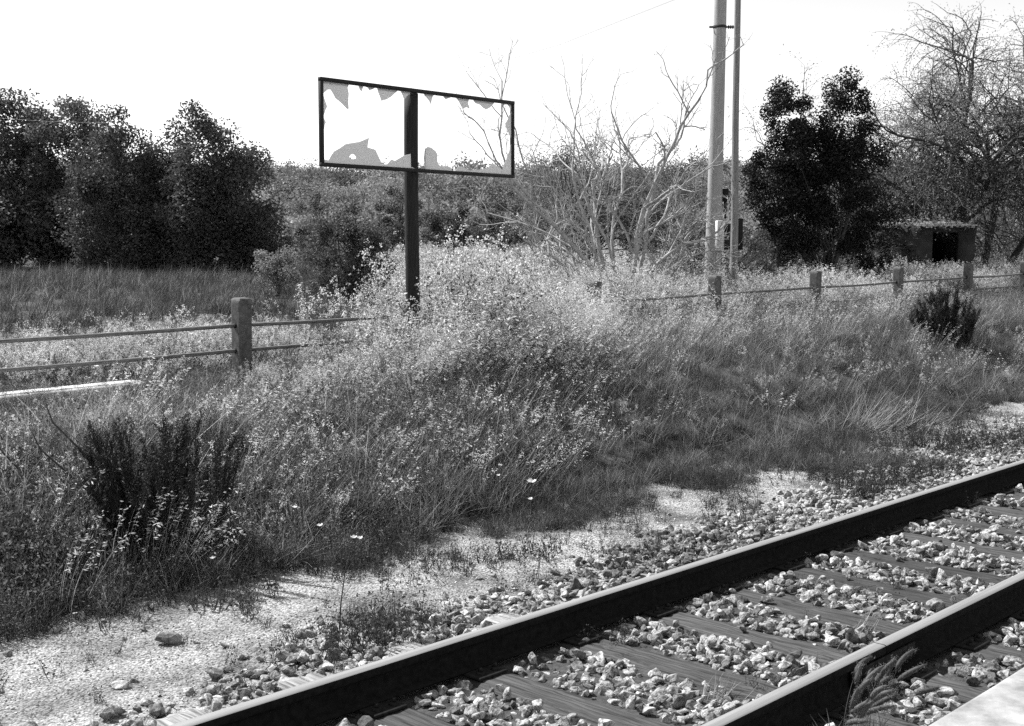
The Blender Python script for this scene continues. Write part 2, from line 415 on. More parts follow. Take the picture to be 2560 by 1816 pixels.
ords = ['first', 'second', 'third', 'fourth', 'fifth', 'sixth', 'seventh', 'eighth', 'ninth', 'tenth', 'eleventh', 'twelfth', 'thirteenth', 'fourteenth', 'fifteenth', 'sixteenth', 'seventeenth', 'eighteenth', 'nineteenth', 'twentieth', 'twenty-first', 'twenty-second', 'twenty-third', 'twenty-fourth', 'twenty-fifth', 'twenty-sixth', 'twenty-seventh', 'twenty-eighth', 'twenty-ninth', 'thirtieth']
SLEEPERS = []
for i, x in enumerate(SL_X):
    if x < 2.5 or x > 15.5: continue
    k = len(SLEEPERS)
    root = empty('timber_sleeper', (x, YC, -0.172), R(90 + random.uniform(-1.2, 1.2)))
    link('timber', sl_protos[k % 4], M['sleeper'], root)
    for s in (1, -1):
        p = link('base_plate', plate_me, M['iron'], root, (s * 0.755, 0, 0.0095))
        for dx, dy in ((-0.125, 0.05), (-0.125, -0.05), (0.125, -0.05), (0.125, 0.05)):
            link('screw_spike', screw_me, M['iron'], p, (dx, dy, 0.010), (0, 0, random.uniform(0, 1)))
    SLEEPERS.append((x, root))
    tag(root, 'weathered timber sleeper under the rails, %s counted from the lower left corner' % ords[k], 'sleeper', 'timber sleepers under the track')

# ------------------------------------------------------------------ scatter with geometry nodes (for what nobody could count)
def proto_collection(name, objs):
    c = bpy.data.collections.new(name)
    for i, (me, mat) in enumerate(objs):
        if not me.materials: me.materials.append(mat)
        o = bpy.data.objects.new('%s_%02d' % (name, i), me); c.objects.link(o)
    return c

def scatter(name, pts, rot, scl, idx, coll, label=None):
    me = bpy.data.meshes.new(name); n = len(pts)
    me.vertices.add(n); me.vertices.foreach_set('co', np.asarray(pts, np.float32).ravel())
    ra = me.attributes.new('rot', 'FLOAT_VECTOR', 'POINT'); ra.data.foreach_set('vector', np.asarray(rot, np.float32).ravel())
    sa = me.attributes.new('scl', 'FLOAT_VECTOR', 'POINT')
    scl = np.asarray(scl, np.float32)
    if scl.ndim == 1: scl = np.repeat(scl[:, None], 3, 1)
    sa.data.foreach_set('vector', scl.ravel())
    ia = me.attributes.new('idx', 'INT', 'POINT'); ia.data.foreach_set('value', np.asarray(idx, np.int32))
    o = link(name, me)
    ng = bpy.data.node_groups.new(name + '_nodes', 'GeometryNodeTree')
    ng.interface.new_socket('Geometry', in_out='INPUT', socket_type='NodeSocketGeometry')
    ng.interface.new_socket('Geometry', in_out='OUTPUT', socket_type='NodeSocketGeometry')
    N = ng.nodes.new; L = ng.links.new
    gi, go = N('NodeGroupInput'), N('NodeGroupOutput')
    ci = N('GeometryNodeCollectionInfo'); ci.inputs['Collection'].default_value = coll
    ci.inputs['Separate Children'].default_value = True; ci.inputs['Reset Children'].default_value = True
    ip = N('GeometryNodeInstanceOnPoints'); ip.inputs['Pick Instance'].default_value = True
    def attr(nm, t):
        x = N('GeometryNodeInputNamedAttribute'); x.data_type = t; x.inputs[0].default_value = nm; return x.outputs[0]
    L(gi.outputs[0], ip.inputs['Points']); L(ci.outputs[0], ip.inputs['Instance'])
    L(attr('idx', 'INT'), ip.inputs['Instance Index']); L(attr('rot', 'FLOAT_VECTOR'), ip.inputs['Rotation']); L(attr('scl', 'FLOAT_VECTOR'), ip.inputs['Scale'])
    L(ip.outputs[0], go.inputs[0])
    md = o.modifiers.new('scatter', 'NODES'); md.node_group = ng
    tag(o, label, kind='stuff')
    return o

# ------------------------------------------------------------------ ballast
def stone_mesh(seed, n=13, flat=0.7, name='stone'):
    r = np.random.default_rng(seed)
    p = r.normal(size=(n, 3)); p /= np.linalg.norm(p, axis=1)[:, None]
    p *= r.uniform(0.75, 1.1, (n, 1)); p *= np.array([1.15, r.uniform(0.7, 0.95), flat * r.uniform(0.8, 1.2)])
    bm = bmesh.new()
    for v in p: bm.verts.new(v)
    res = bmesh.ops.convex_hull(bm, input=bm.verts)
    bmesh.ops.delete(bm, geom=[g for g in res['geom_interior'] if isinstance(g, bmesh.types.BMVert)], context='VERTS')
    bmesh.ops.dissolve_limit(bm, angle_limit=R(14), verts=bm.verts, edges=bm.edges)
    bmesh.ops.bevel(bm, geom=bm.edges[:], offset=0.06, segments=1, affect='EDGES')
    bmesh.ops.recalc_face_normals(bm, faces=bm.faces)
    me = bpy.data.meshes.new(name); bm.to_mesh(me); bm.free()
    return me
stones = [stone_mesh(100 + i, 12 + i % 5, 0.55 + 0.05 * (i % 6)) for i in range(14)]
stones += [stone_mesh(200 + i, 12 + i % 5, 0.55 + 0.05 * (i % 6)) for i in range(14)]
stone_coll = proto_collection('ballast_prototype', [(s, M['stone'] if i < 14 else M['stone_dark']) for i, s in enumerate(stones)])
def near_sleeper(x):
    return np.min(np.abs(x[:, None] - np.array(SL_X)[None, :]), axis=1)
P = []
def lay(n, y0, y1, zb, zr, s0, s1, x0=2.0, x1=17.0, keep=None):
    x = rng.uniform(x0, x1, n); y = rng.uniform(y0, y1, n)
    s = np.exp(rng.uniform(math.log(s0), math.log(s1), n))
    z = zb + rng.uniform(0, zr, n)
    k = np.ones(n, bool)
    k &= ~((np.abs(y - yf) < 0.075 + s) | (np.abs(y - yn) < 0.075 + s))
    on_sl = (near_sleeper(x) < 0.118 + s * 0.5) & (y > 2.1) & (y < 4.76)
    keep_p = np.where((y > 4.27) & (x > 5.1), 0.75, 0.008)
    k &= ~(on_sl & (rng.random(n) > keep_p))
    z = np.where(on_sl, -0.168 + s * 0.35, z)
    if keep is not None: k &= keep(x, y)
    k &= in_view(x, y, z, 200)
    P.append(np.stack([x, y, z, s], -1)[k])
lay(26000, 1.80, 4.30, -0.215, 0.040, 0.022, 0.045)
lay(5200, 1.80, 4.30, -0.185, 0.040, 0.028, 0.052)
# outside the far rail the ballast thins out into the path
edge = lambda x, y: y < 4.55 + 0.75 * vnoise(x, 0 * x, 1.4, 31) + 0.55 * smoothstep(5, 9, x) + 0.35 * rng.random(len(x)) ** 2
lay(11000, 4.2, 6.0, -0.210, 0.04, 0.022, 0.044, keep=edge)
lay(2400, 4.2, 5.6, -0.185, 0.03, 0.026, 0.052, keep=edge)
lay(260, 4.6, 6.4, -0.195, 0.015, 0.012, 0.035)
# grassy gaps in the ballast: fewer stones
P = np.concatenate(P)
px, py, dd = to_px(P[:, 0], P[:, 1], P[:, 2])
vis = (px > 20) & (px < 2540) & (py > 40) & (py < 1760)
score = np.where(vis, P[:, 3] / dd, 0) * np.where(P[:, 2] > -0.20, 1, 0.3)
order = np.argsort(-score); big = order[:300]; rest = order[300:]
def stone_rot(n): return np.stack([rng.normal(0, 0.45, n), rng.normal(0, 0.45, n), rng.uniform(0, 6.28, n)], -1)
rot = stone_rot(len(P)); idx = rng.integers(0, 14, len(P))
out_ = P[:, 1] > yf
dark = rng.random(len(P)) < np.where(out_, 0.10 + 0.65 * smoothstep(5.2, 5.8, P[:, 0]) * (1 - smoothstep(7.2, 8.0, P[:, 0])) * (vnoise(P[:, 0], P[:, 1], 0.5, 34) > 0.3), 0.24 + 0.45 * (vnoise(P[:, 0], P[:, 1], 0.7, 33) > 0.66))
idx = np.where(dark, idx + 14, idx)
for i in big:
    x, y, z, s = P[i]
    o = link('ballast_stone', stones[idx[i]], M['stone'], None, (x, y, z), rot[i]); o.scale = (s, s, s)
    sh_ = 'dark' if idx[i] >= 14 else 'pale'
    if y > yf: lab, g = 'pale angular ballast stone beside the far rail, on its gravel path side', 'ballast stones beside the far rail'
    elif y > yn: lab, g = 'pale angular ballast stone lying in the bed between the two rails', 'ballast stones between the rails'
    else: lab, g = 'pale angular ballast stone between the near rail and the platform edge', 'ballast stones by the platform'
    tag(o, lab.replace('pale', sh_), 'stone', sh_ + ' ' + g)
scatter('ballast', P[rest, :3], rot[rest], P[rest, 3], idx[rest], stone_coll, 'loose pale crushed stone bedding the sleepers and rails')

# fine gravel on the path
n = 52000
x = rng.uniform(1.5, 22, n); y = rng.uniform(4.6, 6.7, n); k = in_view(x, y, 0 * x - 0.2, 80) & (vnoise(x, y, 0.5, 17) + rng.random(n) > 0.6)
x, y = x[k], y[k]; n = len(x); s = np.exp(rng.uniform(math.log(0.003), math.log(0.011), n))
scatter('path_gravel', np.stack([x, y, gz(x, y) + 0.008 + s * 0.2], -1), stone_rot(n), s, rng.integers(0, 14, n), proto_collection('pebble_prototype', [(stone_mesh(300 + i, 9, 0.6), M['pebble']) for i in range(14)]), 'fine pale gravel strewn over the trackside path')
# separate bigger stones lying on the path
for (qx, qy, sz, lab) in [(422, 1606, 0.075, 'big pale rock lying alone on the gravel path, lower left'), (300, 1716, 0.055, 'pale rock at the bottom edge of the gravel path'),
                          (970, 1412, 0.040, 'white stone at the grass edge, left of a dark-shaded one'), (1018, 1418, 0.036, 'white flat stone at the grass edge, beside a dark stone'),
                          (1056, 1402, 0.036, 'dark stone by the grass edge beside two white stones'), (200, 1548, 0.06, 'pale rock half hidden in the grass at the path edge, far left'),
                          (1196, 1452, 0.034, 'round pale stone sitting alone in mid gravel path'), (675, 1466, 0.04, 'small pale stone at the foot of the grass below the dark shrub'),
                          (145, 1578, 0.05, 'second pale rock at the far left path edge, nearer the corner'), (340, 1700, 0.035, 'small stone right of the rock at the bottom of the path')]:
    H = CAM.z + 0.19; p = at(qx, qy, 8); d = p - CAM; t = -(H) / d.z; q = CAM + d * t
    o = link('loose_stone', stone_mesh(int(qx), 14, 0.62, 'loose_stone'), M['stone'] if 'dark' not in lab.split()[0] else M['fence_concrete'], None, (q.x, q.y, float(gz(q.x, q.y)) + sz * 0.38), (0.2, 0.1, random.uniform(0, 6)))
    o.scale = (sz, sz, sz); tag(o, lab, 'stone', 'loose stones on the gravel path')

# ------------------------------------------------------------------ station name board, its milky panel smashed out
SD = 10.0                                       # its distance beyond the camera, square to the track
def on_plane(px_, py_, D):
    d = at(px_, py_, 10) - CAM; t = D / d.y; return CAM + d * t
s_tl, s_bl, s_tr, s_br = (on_plane(q[0], q[1], SD) for q in ((800, 201), (799, 423), (1284, 247), (1283, 440)))
SX0, SX1 = (s_tl.x + s_bl.x) / 2, (s_tr.x + s_br.x) / 2
SZ1, SZ0 = (s_tl.z + s_tr.z) / 2, (s_bl.z + s_br.z) / 2
spost = on_plane(1030, 600, SD + 0.12)
base_z = float(gz(spost.x, SD + 0.12))
sign = empty('station_sign', (spost.x, SD + 0.12, base_z))
tag(sign, 'smashed station name board, empty dark frame with grey shards on a dark post', 'sign')
def rel(x, y, z): return (x - sign.location.x, y - sign.location.y, z - sign.location.z)
a = Acc(); hh = SZ1 + 0.0 - base_z
ring = []
zz = np.linspace(-0.3, hh - 0.035, 14)
tube(a, [[0.006 * math.sin(z * 2.1), 0, z] for z in zz], [0.079 - 0.003 * i / 13 for i in range(14)], 14)
tube(a, [[0, 0, hh - 0.035], [0, 0, hh - 0.012]], [0.076, 0.045], 14)
link('post', a.mesh('post', True), M['sign_post'], sign)
fw, fd = 0.038, 0.05
W_, H_ = SX1 - SX0, SZ1 - SZ0
for (c, s) in (((SX0 + SX1) / 2, W_ + 0.002), ):
    for z in (SZ1 - fw / 2, SZ0 + fw / 2):
        a = Acc(); box(a, rel(c, SD, z), (W_, fd, fw)); link('frame_bar', bevel(a.mesh('frame_bar'), 0.003), M['sign_frame'], sign)
for x in (SX0 + fw / 2, SX1 - fw / 2):
    a = Acc(); box(a, rel(x, SD, (SZ0 + SZ1) / 2), (fw, fd - 0.006, H_ - 2 * fw - 0.001)); link('frame_bar', bevel(a.mesh('frame_bar'), 0.003), M['sign_frame'], sign)
# shards: outlines in board fractions (u along the width, v down), a few mm of plastic each
def shard(uv, holes=()):
    # coordinates from the close-up: u 0..1 between inner frame edges, v 0..1 top to bottom
    x0, x1, z1, z0 = SX0 + fw * 0.6, SX1 - fw * 0.6, SZ1 - fw * 0.6, SZ0 + fw * 0.6
    bm = bmesh.new(); vs = [bm.verts.new(rel(x0 + u * (x1 - x0), SD + 0.004, z1 - v * (z1 - z0))) for u, v in uv]
    es = [bm.edges.new((vs[i], vs[(i + 1) % len(vs)])) for i in range(len(vs))]
    for (hu, hv, hr) in holes:
        hs = [bm.verts.new(rel(x0 + (hu + hr * (1 + 0.2 * math.sin(3 * q)) * math.cos(q)) * (x1 - x0), SD + 0.004, z1 - (hv + hr * 2.0 * math.sin(q)) * (z1 - z0))) for q in [i * 0.628 for i in range(10)]]
        es += [bm.edges.new((hs[i], hs[(i + 1) % 10])) for i in range(10)]
    bmesh.ops.triangle_fill(bm, use_beauty=True, edges=es)
    g = bmesh.ops.extrude_face_region(bm, geom=bm.faces[:])
    bmesh.ops.translate(bm, vec=(0, -0.004, 0), verts=[v for v in g['geom'] if isinstance(v, bmesh.types.BMVert)])
    bmesh.ops.recalc_face_normals(bm, faces=bm.faces)
    me = bpy.data.meshes.new('pane_shard'); bm.to_mesh(me); bm.free()
    link('pane_shard', me, M['pane'], sign)
# (u, v) read off a straightened view of the board
shard([(0, 0), (.131, 0), (.122, .06), (.127, .13), (.124, .22), (.126, .31), (.12, .318), (.105, .28), (.085, .235), (.065, .20), (.055, .15), (.043, .105), (.03, .11), (.008, .165), (0, .17)])
shard([(0, .17), (.008, .165), (.014, .22), (.026, .31), (.018, .36), (.012, .41), (.004, .42), (0, .42)])
shard([(0, .42), (.008, .44), (.020, .50), (.014, .53), (.012, .58), (0, .585)])
shard([(.16, 0), (.20, 0), (.196, .025), (.188, .085), (.18, .06), (.176, .03)])
shard([(.20, 0), (.262, 0), (.255, .02), (.238, .045), (.225, .06), (.22, .03), (.21, .025)])
shard([(.262, 0), (.375, 0), (.362, .03), (.35, .06), (.335, .10), (.31, .145), (.284, .17), (.28, .13), (.27, .07)])
shard([(.375, 0), (.43, 0), (.43, .045), (.415, .065), (.402, .12), (.396, .10), (.388, .05)])
shard([(.50, 0), (.56, 0), (.548, .04), (.542, .09), (.538, .14), (.53, .10), (.515, .06), (.505, .04)])
shard([(.60, 0), (.66, 0), (.645, .025), (.635, .035), (.618, .055), (.608, .03)])
shard([(.66, 0), (.75, 0), (.744, .05), (.742, .08), (.751, .125), (.745, .142), (.737, .12), (.73, .13), (.715, .15), (.705, .12), (.69, .06), (.68, .03)])
shard([(.765, 0), (.90, 0), (.888, .04), (.87, .09), (.848, .125), (.83, .11), (.81, .07), (.785, .06), (.775, .03)])
shard([(.94, 0), (1, 0), (1, .12), (.992, .10), (.985, .055), (.97, .02), (.955, .03), (.948, .05)])
shard([(1, .12), (1, .50), (.988, .45), (.974, .38), (.962, .32), (.962, .28), (.978, .21), (.985, .16), (.994, .14)])
shard([(1, .55), (1, 1), (.93, 1), (.944, .93), (.945, .88), (.962, .80), (.973, .72), (.984, .66), (.99, .58)])
shard([(0, .94), (.03, .95), (.04, .90), (.055, .84), (.085, .79), (.11, .74), (.14, .72), (.175, .70), (.222, .64), (.216, .72), (.214, .76), (.235, .77), (.252, .78), (.262, .83), (.275, .90), (.285, .955), (.30, 1), (0, 1)], [(.143, .885, .016)])
shard([(.30, 1), (.285, .955), (.31, .95), (.33, .89), (.35, .90), (.375, .86), (.40, .82), (.43, .80), (.432, 1)])
shard([(.505, 1), (.50, .84), (.505, .72), (.52, .69), (.54, .70), (.562, .74), (.572, .78), (.570, .86), (.578, .91), (.59, .935), (.615, .92), (.64, .93), (.65, .96), (.662, 1)])
shard([(.432, 1), (.436, .965), (.445, .975), (.47, .985), (.50, .93), (.505, 1)])
shard([(.662, 1), (.675, .96), (.69, .91), (.72, .93), (.75, .96), (.79, .95), (.83, .93), (.86, .90), (.88, .84), (.905, .87), (.93, .90), (.944, .93), (.93, 1)])

# ------------------------------------------------------------------ fence of concrete posts and iron pipes, with its kerb
FD = 11.5
def fence_post_mesh(seed):
    r = np.random.default_rng(seed)
    bm = bmesh.new(); bmesh.ops.create_cube(bm, size=1)
    bmesh.ops.scale(bm, vec=(0.17, 0.17, 1.12), verts=bm.verts); bmesh.ops.translate(bm, vec=(0, 0, 0.31), verts=bm.verts)
    te = [e for e in bm.edges if all(v.co.z > 0.5 for v in e.verts)]
    bmesh.ops.bevel(bm, geom=te, offset=0.05, segments=4, profile=0.6, affect='EDGES')
    ve = [e for e in bm.edges if abs(e.verts[0].co.z - e.verts[1].co.z) > 0.5]
    bmesh.ops.bevel(bm, geom=ve, offset=0.022, segments=3, profile=0.5, affect='EDGES')
    me = bpy.data.meshes.new('post'); bm.to_mesh(me); bm.free()
    return me
fence = empty('post_and_pipe_fence', (7.73, FD, float(gz(7.73, FD))))
tag(fence, 'fence of weathered concrete posts carrying two rusty pipe rails, running behind the sign', 'fence')
FX = [4.55, 7.73, 10.77, 13.80, 16.86, 20.05, 23.3, 26.6, 29.8]
def frel(x, y, z): return Vector((x, y, z)) - fence.location
fz = lambda x: 0.486 + 0.0125 * (x - 7.67)
pm = fence_post_mesh(1)
for x in FX:
    p = link('post', pm, M['fence_concrete'], fence, frel(x, FD, fz(x)), (R(random.uniform(-1, 1)), R(random.uniform(-1, 1)), R(random.uniform(-2, 2))))
    for z in (0.564, 0.288):
        a = Acc(); tube(a, [[-0.089, 0, z], [-0.0855, 0, z]], [0.031, 0.031], 10); tube(a, [[0.0855, 0, z], [0.089, 0, z]], [0.031, 0.031], 10)
        link('pipe_socket', a.mesh('pipe_socket'), M['iron'], p)
for h in (0.564, 0.288):
    for i in range(len(FX) - 1):
        a = Acc(); xx = np.linspace(FX[i] + 0.03, FX[i + 1] - 0.03, 12); sag = -0.012 * np.sin(np.linspace(0, math.pi, 12)) * random.uniform(0.2, 1.3)
        off = (random.uniform(-0.006, 0.006)) 
        tube(a, [frel(x, FD + off, fz(x) + h + s) for x, s in zip(xx, sag)], 0.021, 8)
        link('pipe_rail', a.mesh('pipe_rail', True), M['fence_pipe'], fence)
a = Acc(); xs_ = np.linspace(-2, 6.3, 90); e = (vnoise(xs_, 0 * xs_, 0.3, 51) - 0.5) * 0.05
prof = [(-0.17, -0.3), (-0.17, 0.02), (-0.15, 0.045), (0.14, 0.05), (0.16, 0.03), (0.16, -0.3)]
V = np.concatenate([np.stack([xs_, FD - 0.30 + p[0] + e, fz(xs_) + p[1] + 0.05], -1) for p in prof]); Q = []
for k in range(5):
    i = np.arange(89) + k * 90; Q.append(np.stack([i, i + 1, i + 91, i + 90], -1))
a.add(V, np.concatenate(Q)); tag(link('kerb', a.mesh('kerb'), M['kerb']), kind='structure')

# ------------------------------------------------------------------ utility poles
ZP = 24.0
b0 = on_ground(1780, ZP); t0 = at(1805, -120, ZP)
pole = empty('concrete_utility_pole', b0)
tag(pole, 'thick tapered concrete utility pole with meter box at its foot', 'utility pole')
lean = (t0 - b0)
a = Acc(); tube(a, [np.array(lean) * t for t in np.linspace(-0.03, 1, 12)], np.linspace(0.168, 0.108, 12), 20); link('pole_shaft', a.mesh('pole_shaft', True), M['pole_concrete'], pole)
def pole_pt(py, dpx=0):
    q = at(1805, py, ZP); t = (q.z - b0.z) / lean.z; return np.array(lean) * t
c = pole_pt(590) + np.array([RT[0], RT[1], 0]) * 0.16 - np.array([U[0], U[1], 0]) * 0.12
rm = Euler((0, 0, HEAD - R(90) + R(14)))
a = Acc(); box(a, c, (0.34, 0.24, 0.58), rm); mb = link('meter_box', bevel(a.mesh('meter_box'), 0.008), M['white_metal'], pole)
mbx = np.array(rm.to_matrix())
a = Acc(); q = c + mbx @ np.array([0.02, -0.122, 0.14]); qn = mbx @ np.array([0, -1, 0]); tube(a, [q, q + qn * 0.014], [0.055, 0.055], 16); link('dial', a.mesh('dial'), M['iron'], mb)
a = Acc(); box(a, c + mbx @ np.array([0.08, -0.1215, -0.02]), (0.22, 0.004, 0.5), rm); link('box_door', a.mesh('box_door'), M['wall'], mb)
a = Acc(); box(a, c + mbx @ np.array([0.272, 0.02, 0.03]), (0.2, 0.22, 0.6), rm); link('junction_box', a.mesh('junction_box'), M['iron'], pole)
c2 = pole_pt(488) + np.array([RT[0], RT[1], 0]) * 0.19
a = Acc(); box(a, c2, (0.12, 0.12, 0.24), rm); jb = link('fuse_box', bevel(a.mesh('fuse_box'), 0.01), M['iron'], pole)
a = Acc(); tube(a, [c2 + np.array([0, 0, -0.1]), c2 + np.array([0.02, 0, -0.35]), (c + c2) / 2 + np.array([0.03, -0.02, -0.1]), c + np.array([0.05, 0, 0.25])], 0.018, 6); link('conduit', a.mesh('conduit', True), M['iron'], pole)
c3 = pole_pt(68)
a = Acc(); tube(a, [c3 + np.array([0, 0, -0.025]), c3 + np.array([0, 0, 0.025])], [0.128, 0.128], 20); link('band', a.mesh('band'), M['wall'], pole)
w = np.array([RT[0], RT[1], 0])
a = Acc(); tube(a, [c3 - w * 0.2, c3 - w * 0.1], 0.02, 6)
tube(a, [c3 + w * 0.11, c3 + w * 0.30], 0.018, 6)
for k in (0.17, 0.21, 0.25): tube(a, [c3 + w * (k - 0.008), c3 + w * (k + 0.008)], 0.036, 8)
link('bracket', a.mesh('bracket'), M['iron'], pole)
b1 = on_ground(1833, ZP - 0.5); t1 = at(1846, -120, ZP - 0.5)
wp = empty('wooden_prop_pole', b1); tag(wp, 'thin grey wooden pole standing just right of the concrete pole', 'utility pole')
l1 = np.array(t1 - b1); a = Acc(); tt = np.linspace(-0.03, 1, 16)
tube(a, [l1 * t + np.array([0.02 * math.sin(t * 9), 0.01 * math.cos(t * 7), 0]) for t in tt], 0.076 - 0.022 * tt, 10); link('pole_shaft', a.mesh('pole_shaft', True), M['pole_wood'], wp)
# overhead cable sagging off to the left
e0 = np.array(t0) + np.array([0, 0, -0.5]); 
cpts = [np.array(at(q[0], q[1], q[2])) for q in ((1800, -45, 24.0), (1400, 112, 25.5), (1000, 228, 27), (700, 281, 28.2), (550, 297, 28.8), (400, 305, 29.4), (255, 308, 30), (100, 303, 30.6), (-100, 288, 31.4), (-400, 240, 32.6))]
a = Acc(); tube(a, cpts, 0.003, 5); tag(link('overhead_cable', a.mesh('overhead_cable', True), M['cable']), 'thin pale overhead cable sagging in front of the left trees', 'cable')

# ------------------------------------------------------------------ plants: building blocks
def blades(acc, base, az, lean0, curve, length, width, nseg=3, tone=1.0, r=rng):
    """N bent tapering strips"""
    n = len(base); s = np.linspace(0, 1, nseg + 1)
    ang = lean0[:, None] + curve[:, None] * s[None, :]
    ds = length[:, None] / nseg
    hx = np.concatenate([np.zeros((n, 1)), np.cumsum(np.sin((ang[:, 1:] + ang[:, :-1]) / 2) * ds, 1)], 1)
    hz = np.concatenate([np.zeros((n, 1)), np.cumsum(np.cos((ang[:, 1:] + ang[:, :-1]) / 2) * ds, 1)], 1)
    P_ = base[:, None, :] + np.stack([hx * np.cos(az)[:, None], hx * np.sin(az)[:, None], hz], -1)
    tw = az + math.pi / 2 + r.normal(0, 0.8, n)
    wv = np.stack([np.cos(tw), np.sin(tw), 0 * tw], -1)
    wd = width[:, None] * np.clip(1.08 - s[None, :] ** 1.6, 0.06, 1)
    A = P_ - wv[:, None, :] * wd[:, :, None] / 2; B = P_ + wv[:, None, :] * wd[:, :, None] / 2
    V = np.stack([A, B], 2).reshape(n, -1, 3)
    k = 2 * (nseg + 1); i = np.arange(n)[:, None] * k; j = np.arange(nseg)[None, :] * 2
    Q = np.stack([i + j, i + j + 1, i + j + 3, i + j + 2], -1).reshape(-1, 4)
    tn = np.repeat(np.broadcast_to(np.asarray(tone, float), (n,)), k)
    acc.add(V.reshape(-1, 3), Q, None, tn)
    return P_

def leaves(acc, C, size, tone=1.0, aspect=0.5, droop=None, r=rng, flat=0.0):
    """N rhombic leaves at random attitudes"""
    n = len(C); size = np.broadcast_to(np.asarray(size, float), (n,))
    d = r.normal(size=(n, 3)); d[:, 2] *= (1 - flat)
    if droop is not None: d += np.asarray(droop)[None, :]
    d /= np.linalg.norm(d, axis=1)[:, None] + 1e-9
    q = r.normal(size=(n, 3)); q -= (q * d).sum(1)[:, None] * d; q /= np.linalg.norm(q, axis=1)[:, None] + 1e-9
    a_ = d * size[:, None] / 2; b_ = q * size[:, None] * aspect / 2
    V = np.stack([C - a_, C + b_ - a_ * 0.1, C + a_, C - b_ - a_ * 0.1], 1).reshape(-1, 3)
    Q = np.arange(4 * n).reshape(n, 4)
    acc.add(V, Q, None, np.repeat(np.broadcast_to(np.asarray(tone, float), (n,)), 4))

def tuft(seed, n, l0, l1, spread, lean_m, wid, tones=(0.4, 1.3), nseg=3, wind=0.25, pale=0.16):
    r = np.random.default_rng(seed); acc = Acc()
    base = np.stack([r.normal(0, spread, n), r.normal(0, spread, n), np.full(n, -0.02)], -1)
    az = np.where(r.random(n) < 0.38, r.normal(0, 0.8, n), r.uniform(-math.pi, math.pi, n))
    blades(acc, base, az, np.abs(r.normal(wind, lean_m, n)), r.uniform(-0.2, 1.5, n), r.uniform(l0, l1, n), r.uniform(0.6, 1.3, n) * wid, nseg, np.where(r.random(n) < pale, r.uniform(1.8, 3.6, n), r.uniform(*tones, n)), r)
    return acc.mesh('tuft')

def oat(seed, n, l0, l1, spread):
    r = np.random.default_rng(seed); acc = Acc()
    base = np.stack([r.normal(0, spread, n), r.normal(0, spread, n), np.full(n, -0.02)], -1)
    az = r.normal(0, 0.45, n)
    Pn = blades(acc, base, az, np.abs(r.normal(0.28, 0.14, n)), r.uniform(0.15, 0.75, n), r.uniform(l0, l1, n), np.full(n, 0.0035), 6, r.uniform(0.6, 1.0, n), r)
    C = []; 
    for i in range(n):
        m = r.integers(7, 15)
        for t in r.uniform(3.9, 6.0, m):
            k = min(int(t), 5); f = t - k
            C.append(Pn[i, k] * (1 - f) + Pn[i, k + 1] * f + np.array([r.normal(0.012, 0.012), r.normal(0, 0.015), -abs(r.normal(0.0, 0.012))]))
    C = np.array(C)
    leaves(acc, C, r.uniform(0.022, 0.042, len(C)), r.uniform(0.8, 1.6, len(C)), 0.30, (0.9, 0, -0.35), r, 0.5)
    return acc.mesh('oat')

def flower_weed(seed, h, nst, spread, fl_size, nfl, leafy=26):
    """branching weed: stalks, grey leaves, heads of small pale flowers; returns (stems+leaves, flowers)"""
    r = np.random.default_rng(seed); g = Acc(); f = Acc()
    base = np.stack([r.normal(0, spread, nst), r.normal(0, spread, nst), np.full(nst, -0.02)], -1)
    az = r.normal(0, 1.2, nst)
    Pn = blades(g, base, az, np.abs(r.normal(0.18, 0.14, nst)), r.uniform(0.0, 0.7, nst), r.uniform(0.45, 1.0, nst) * h, np.full(nst, 0.006), 5, r.uniform(0.8, 1.6, nst), r)
    tips = [Pn[i, -1] for i in range(nst)]
    for i in range(nst):
        m = r.integers(2, 6)
        for _ in range(m):
            t = r.uniform(2.2, 5); k = min(int(t), 4); ff = t - k; p = Pn[i, k] * (1 - ff) + Pn[i, k + 1] * ff
            L_ = r.uniform(0.08, 0.26) * h
            q = blades(g, p[None], np.array([r.uniform(-2.2, 2.2)]), np.array([r.uniform(0.4, 0.9)]), np.array([r.uniform(-0.6, 0.4)]), np.array([L_]), np.array([0.004]), 3, 1.2, r)
            tips.append(q[0, -1]); tips.append(q[0, 2])
    tips = np.array(tips)
    C = np.repeat(tips, nfl, 0) + r.normal(0, 0.017, (len(tips) * nfl, 3))
    leaves(f, C, r.uniform(0.7, 1.3, len(C)) * fl_size, r.uniform(0.55, 1.35, len(C)), 0.75, None, r)
    k = r.integers(0, nst, leafy * nst); t = r.uniform(0.3, 4.6, leafy * nst); kk = t.astype(int); ff = (t - kk)[:, None]
    Lc = Pn[k, kk] * (1 - ff) + Pn[k, kk + 1] * ff + r.normal(0, 0.035, (len(k), 3))
    leaves(g, Lc, r.uniform(0.02, 0.055, len(k)), r.uniform(0.5, 1.5, len(k)), 0.45, (0.3, 0, 0.2), r)
    return g.mesh('weed_green'), f.mesh('weed_flower')

def two_mat(m1, mat1, m2, mat2, name):
    """one prototype mesh with both materials"""
    bm = bmesh.new(); bm.from_mesh(m1)
    n1 = len(bm.faces); bm.from_mesh(m2); bm.faces.ensure_lookup_table()
    for f in bm.faces[n1:]: f.material_index = 1
    me = bpy.data.meshes.new(name); bm.to_mesh(me); bm.free(); me.materials.append(mat1); me.materials.append(mat2)
    return me

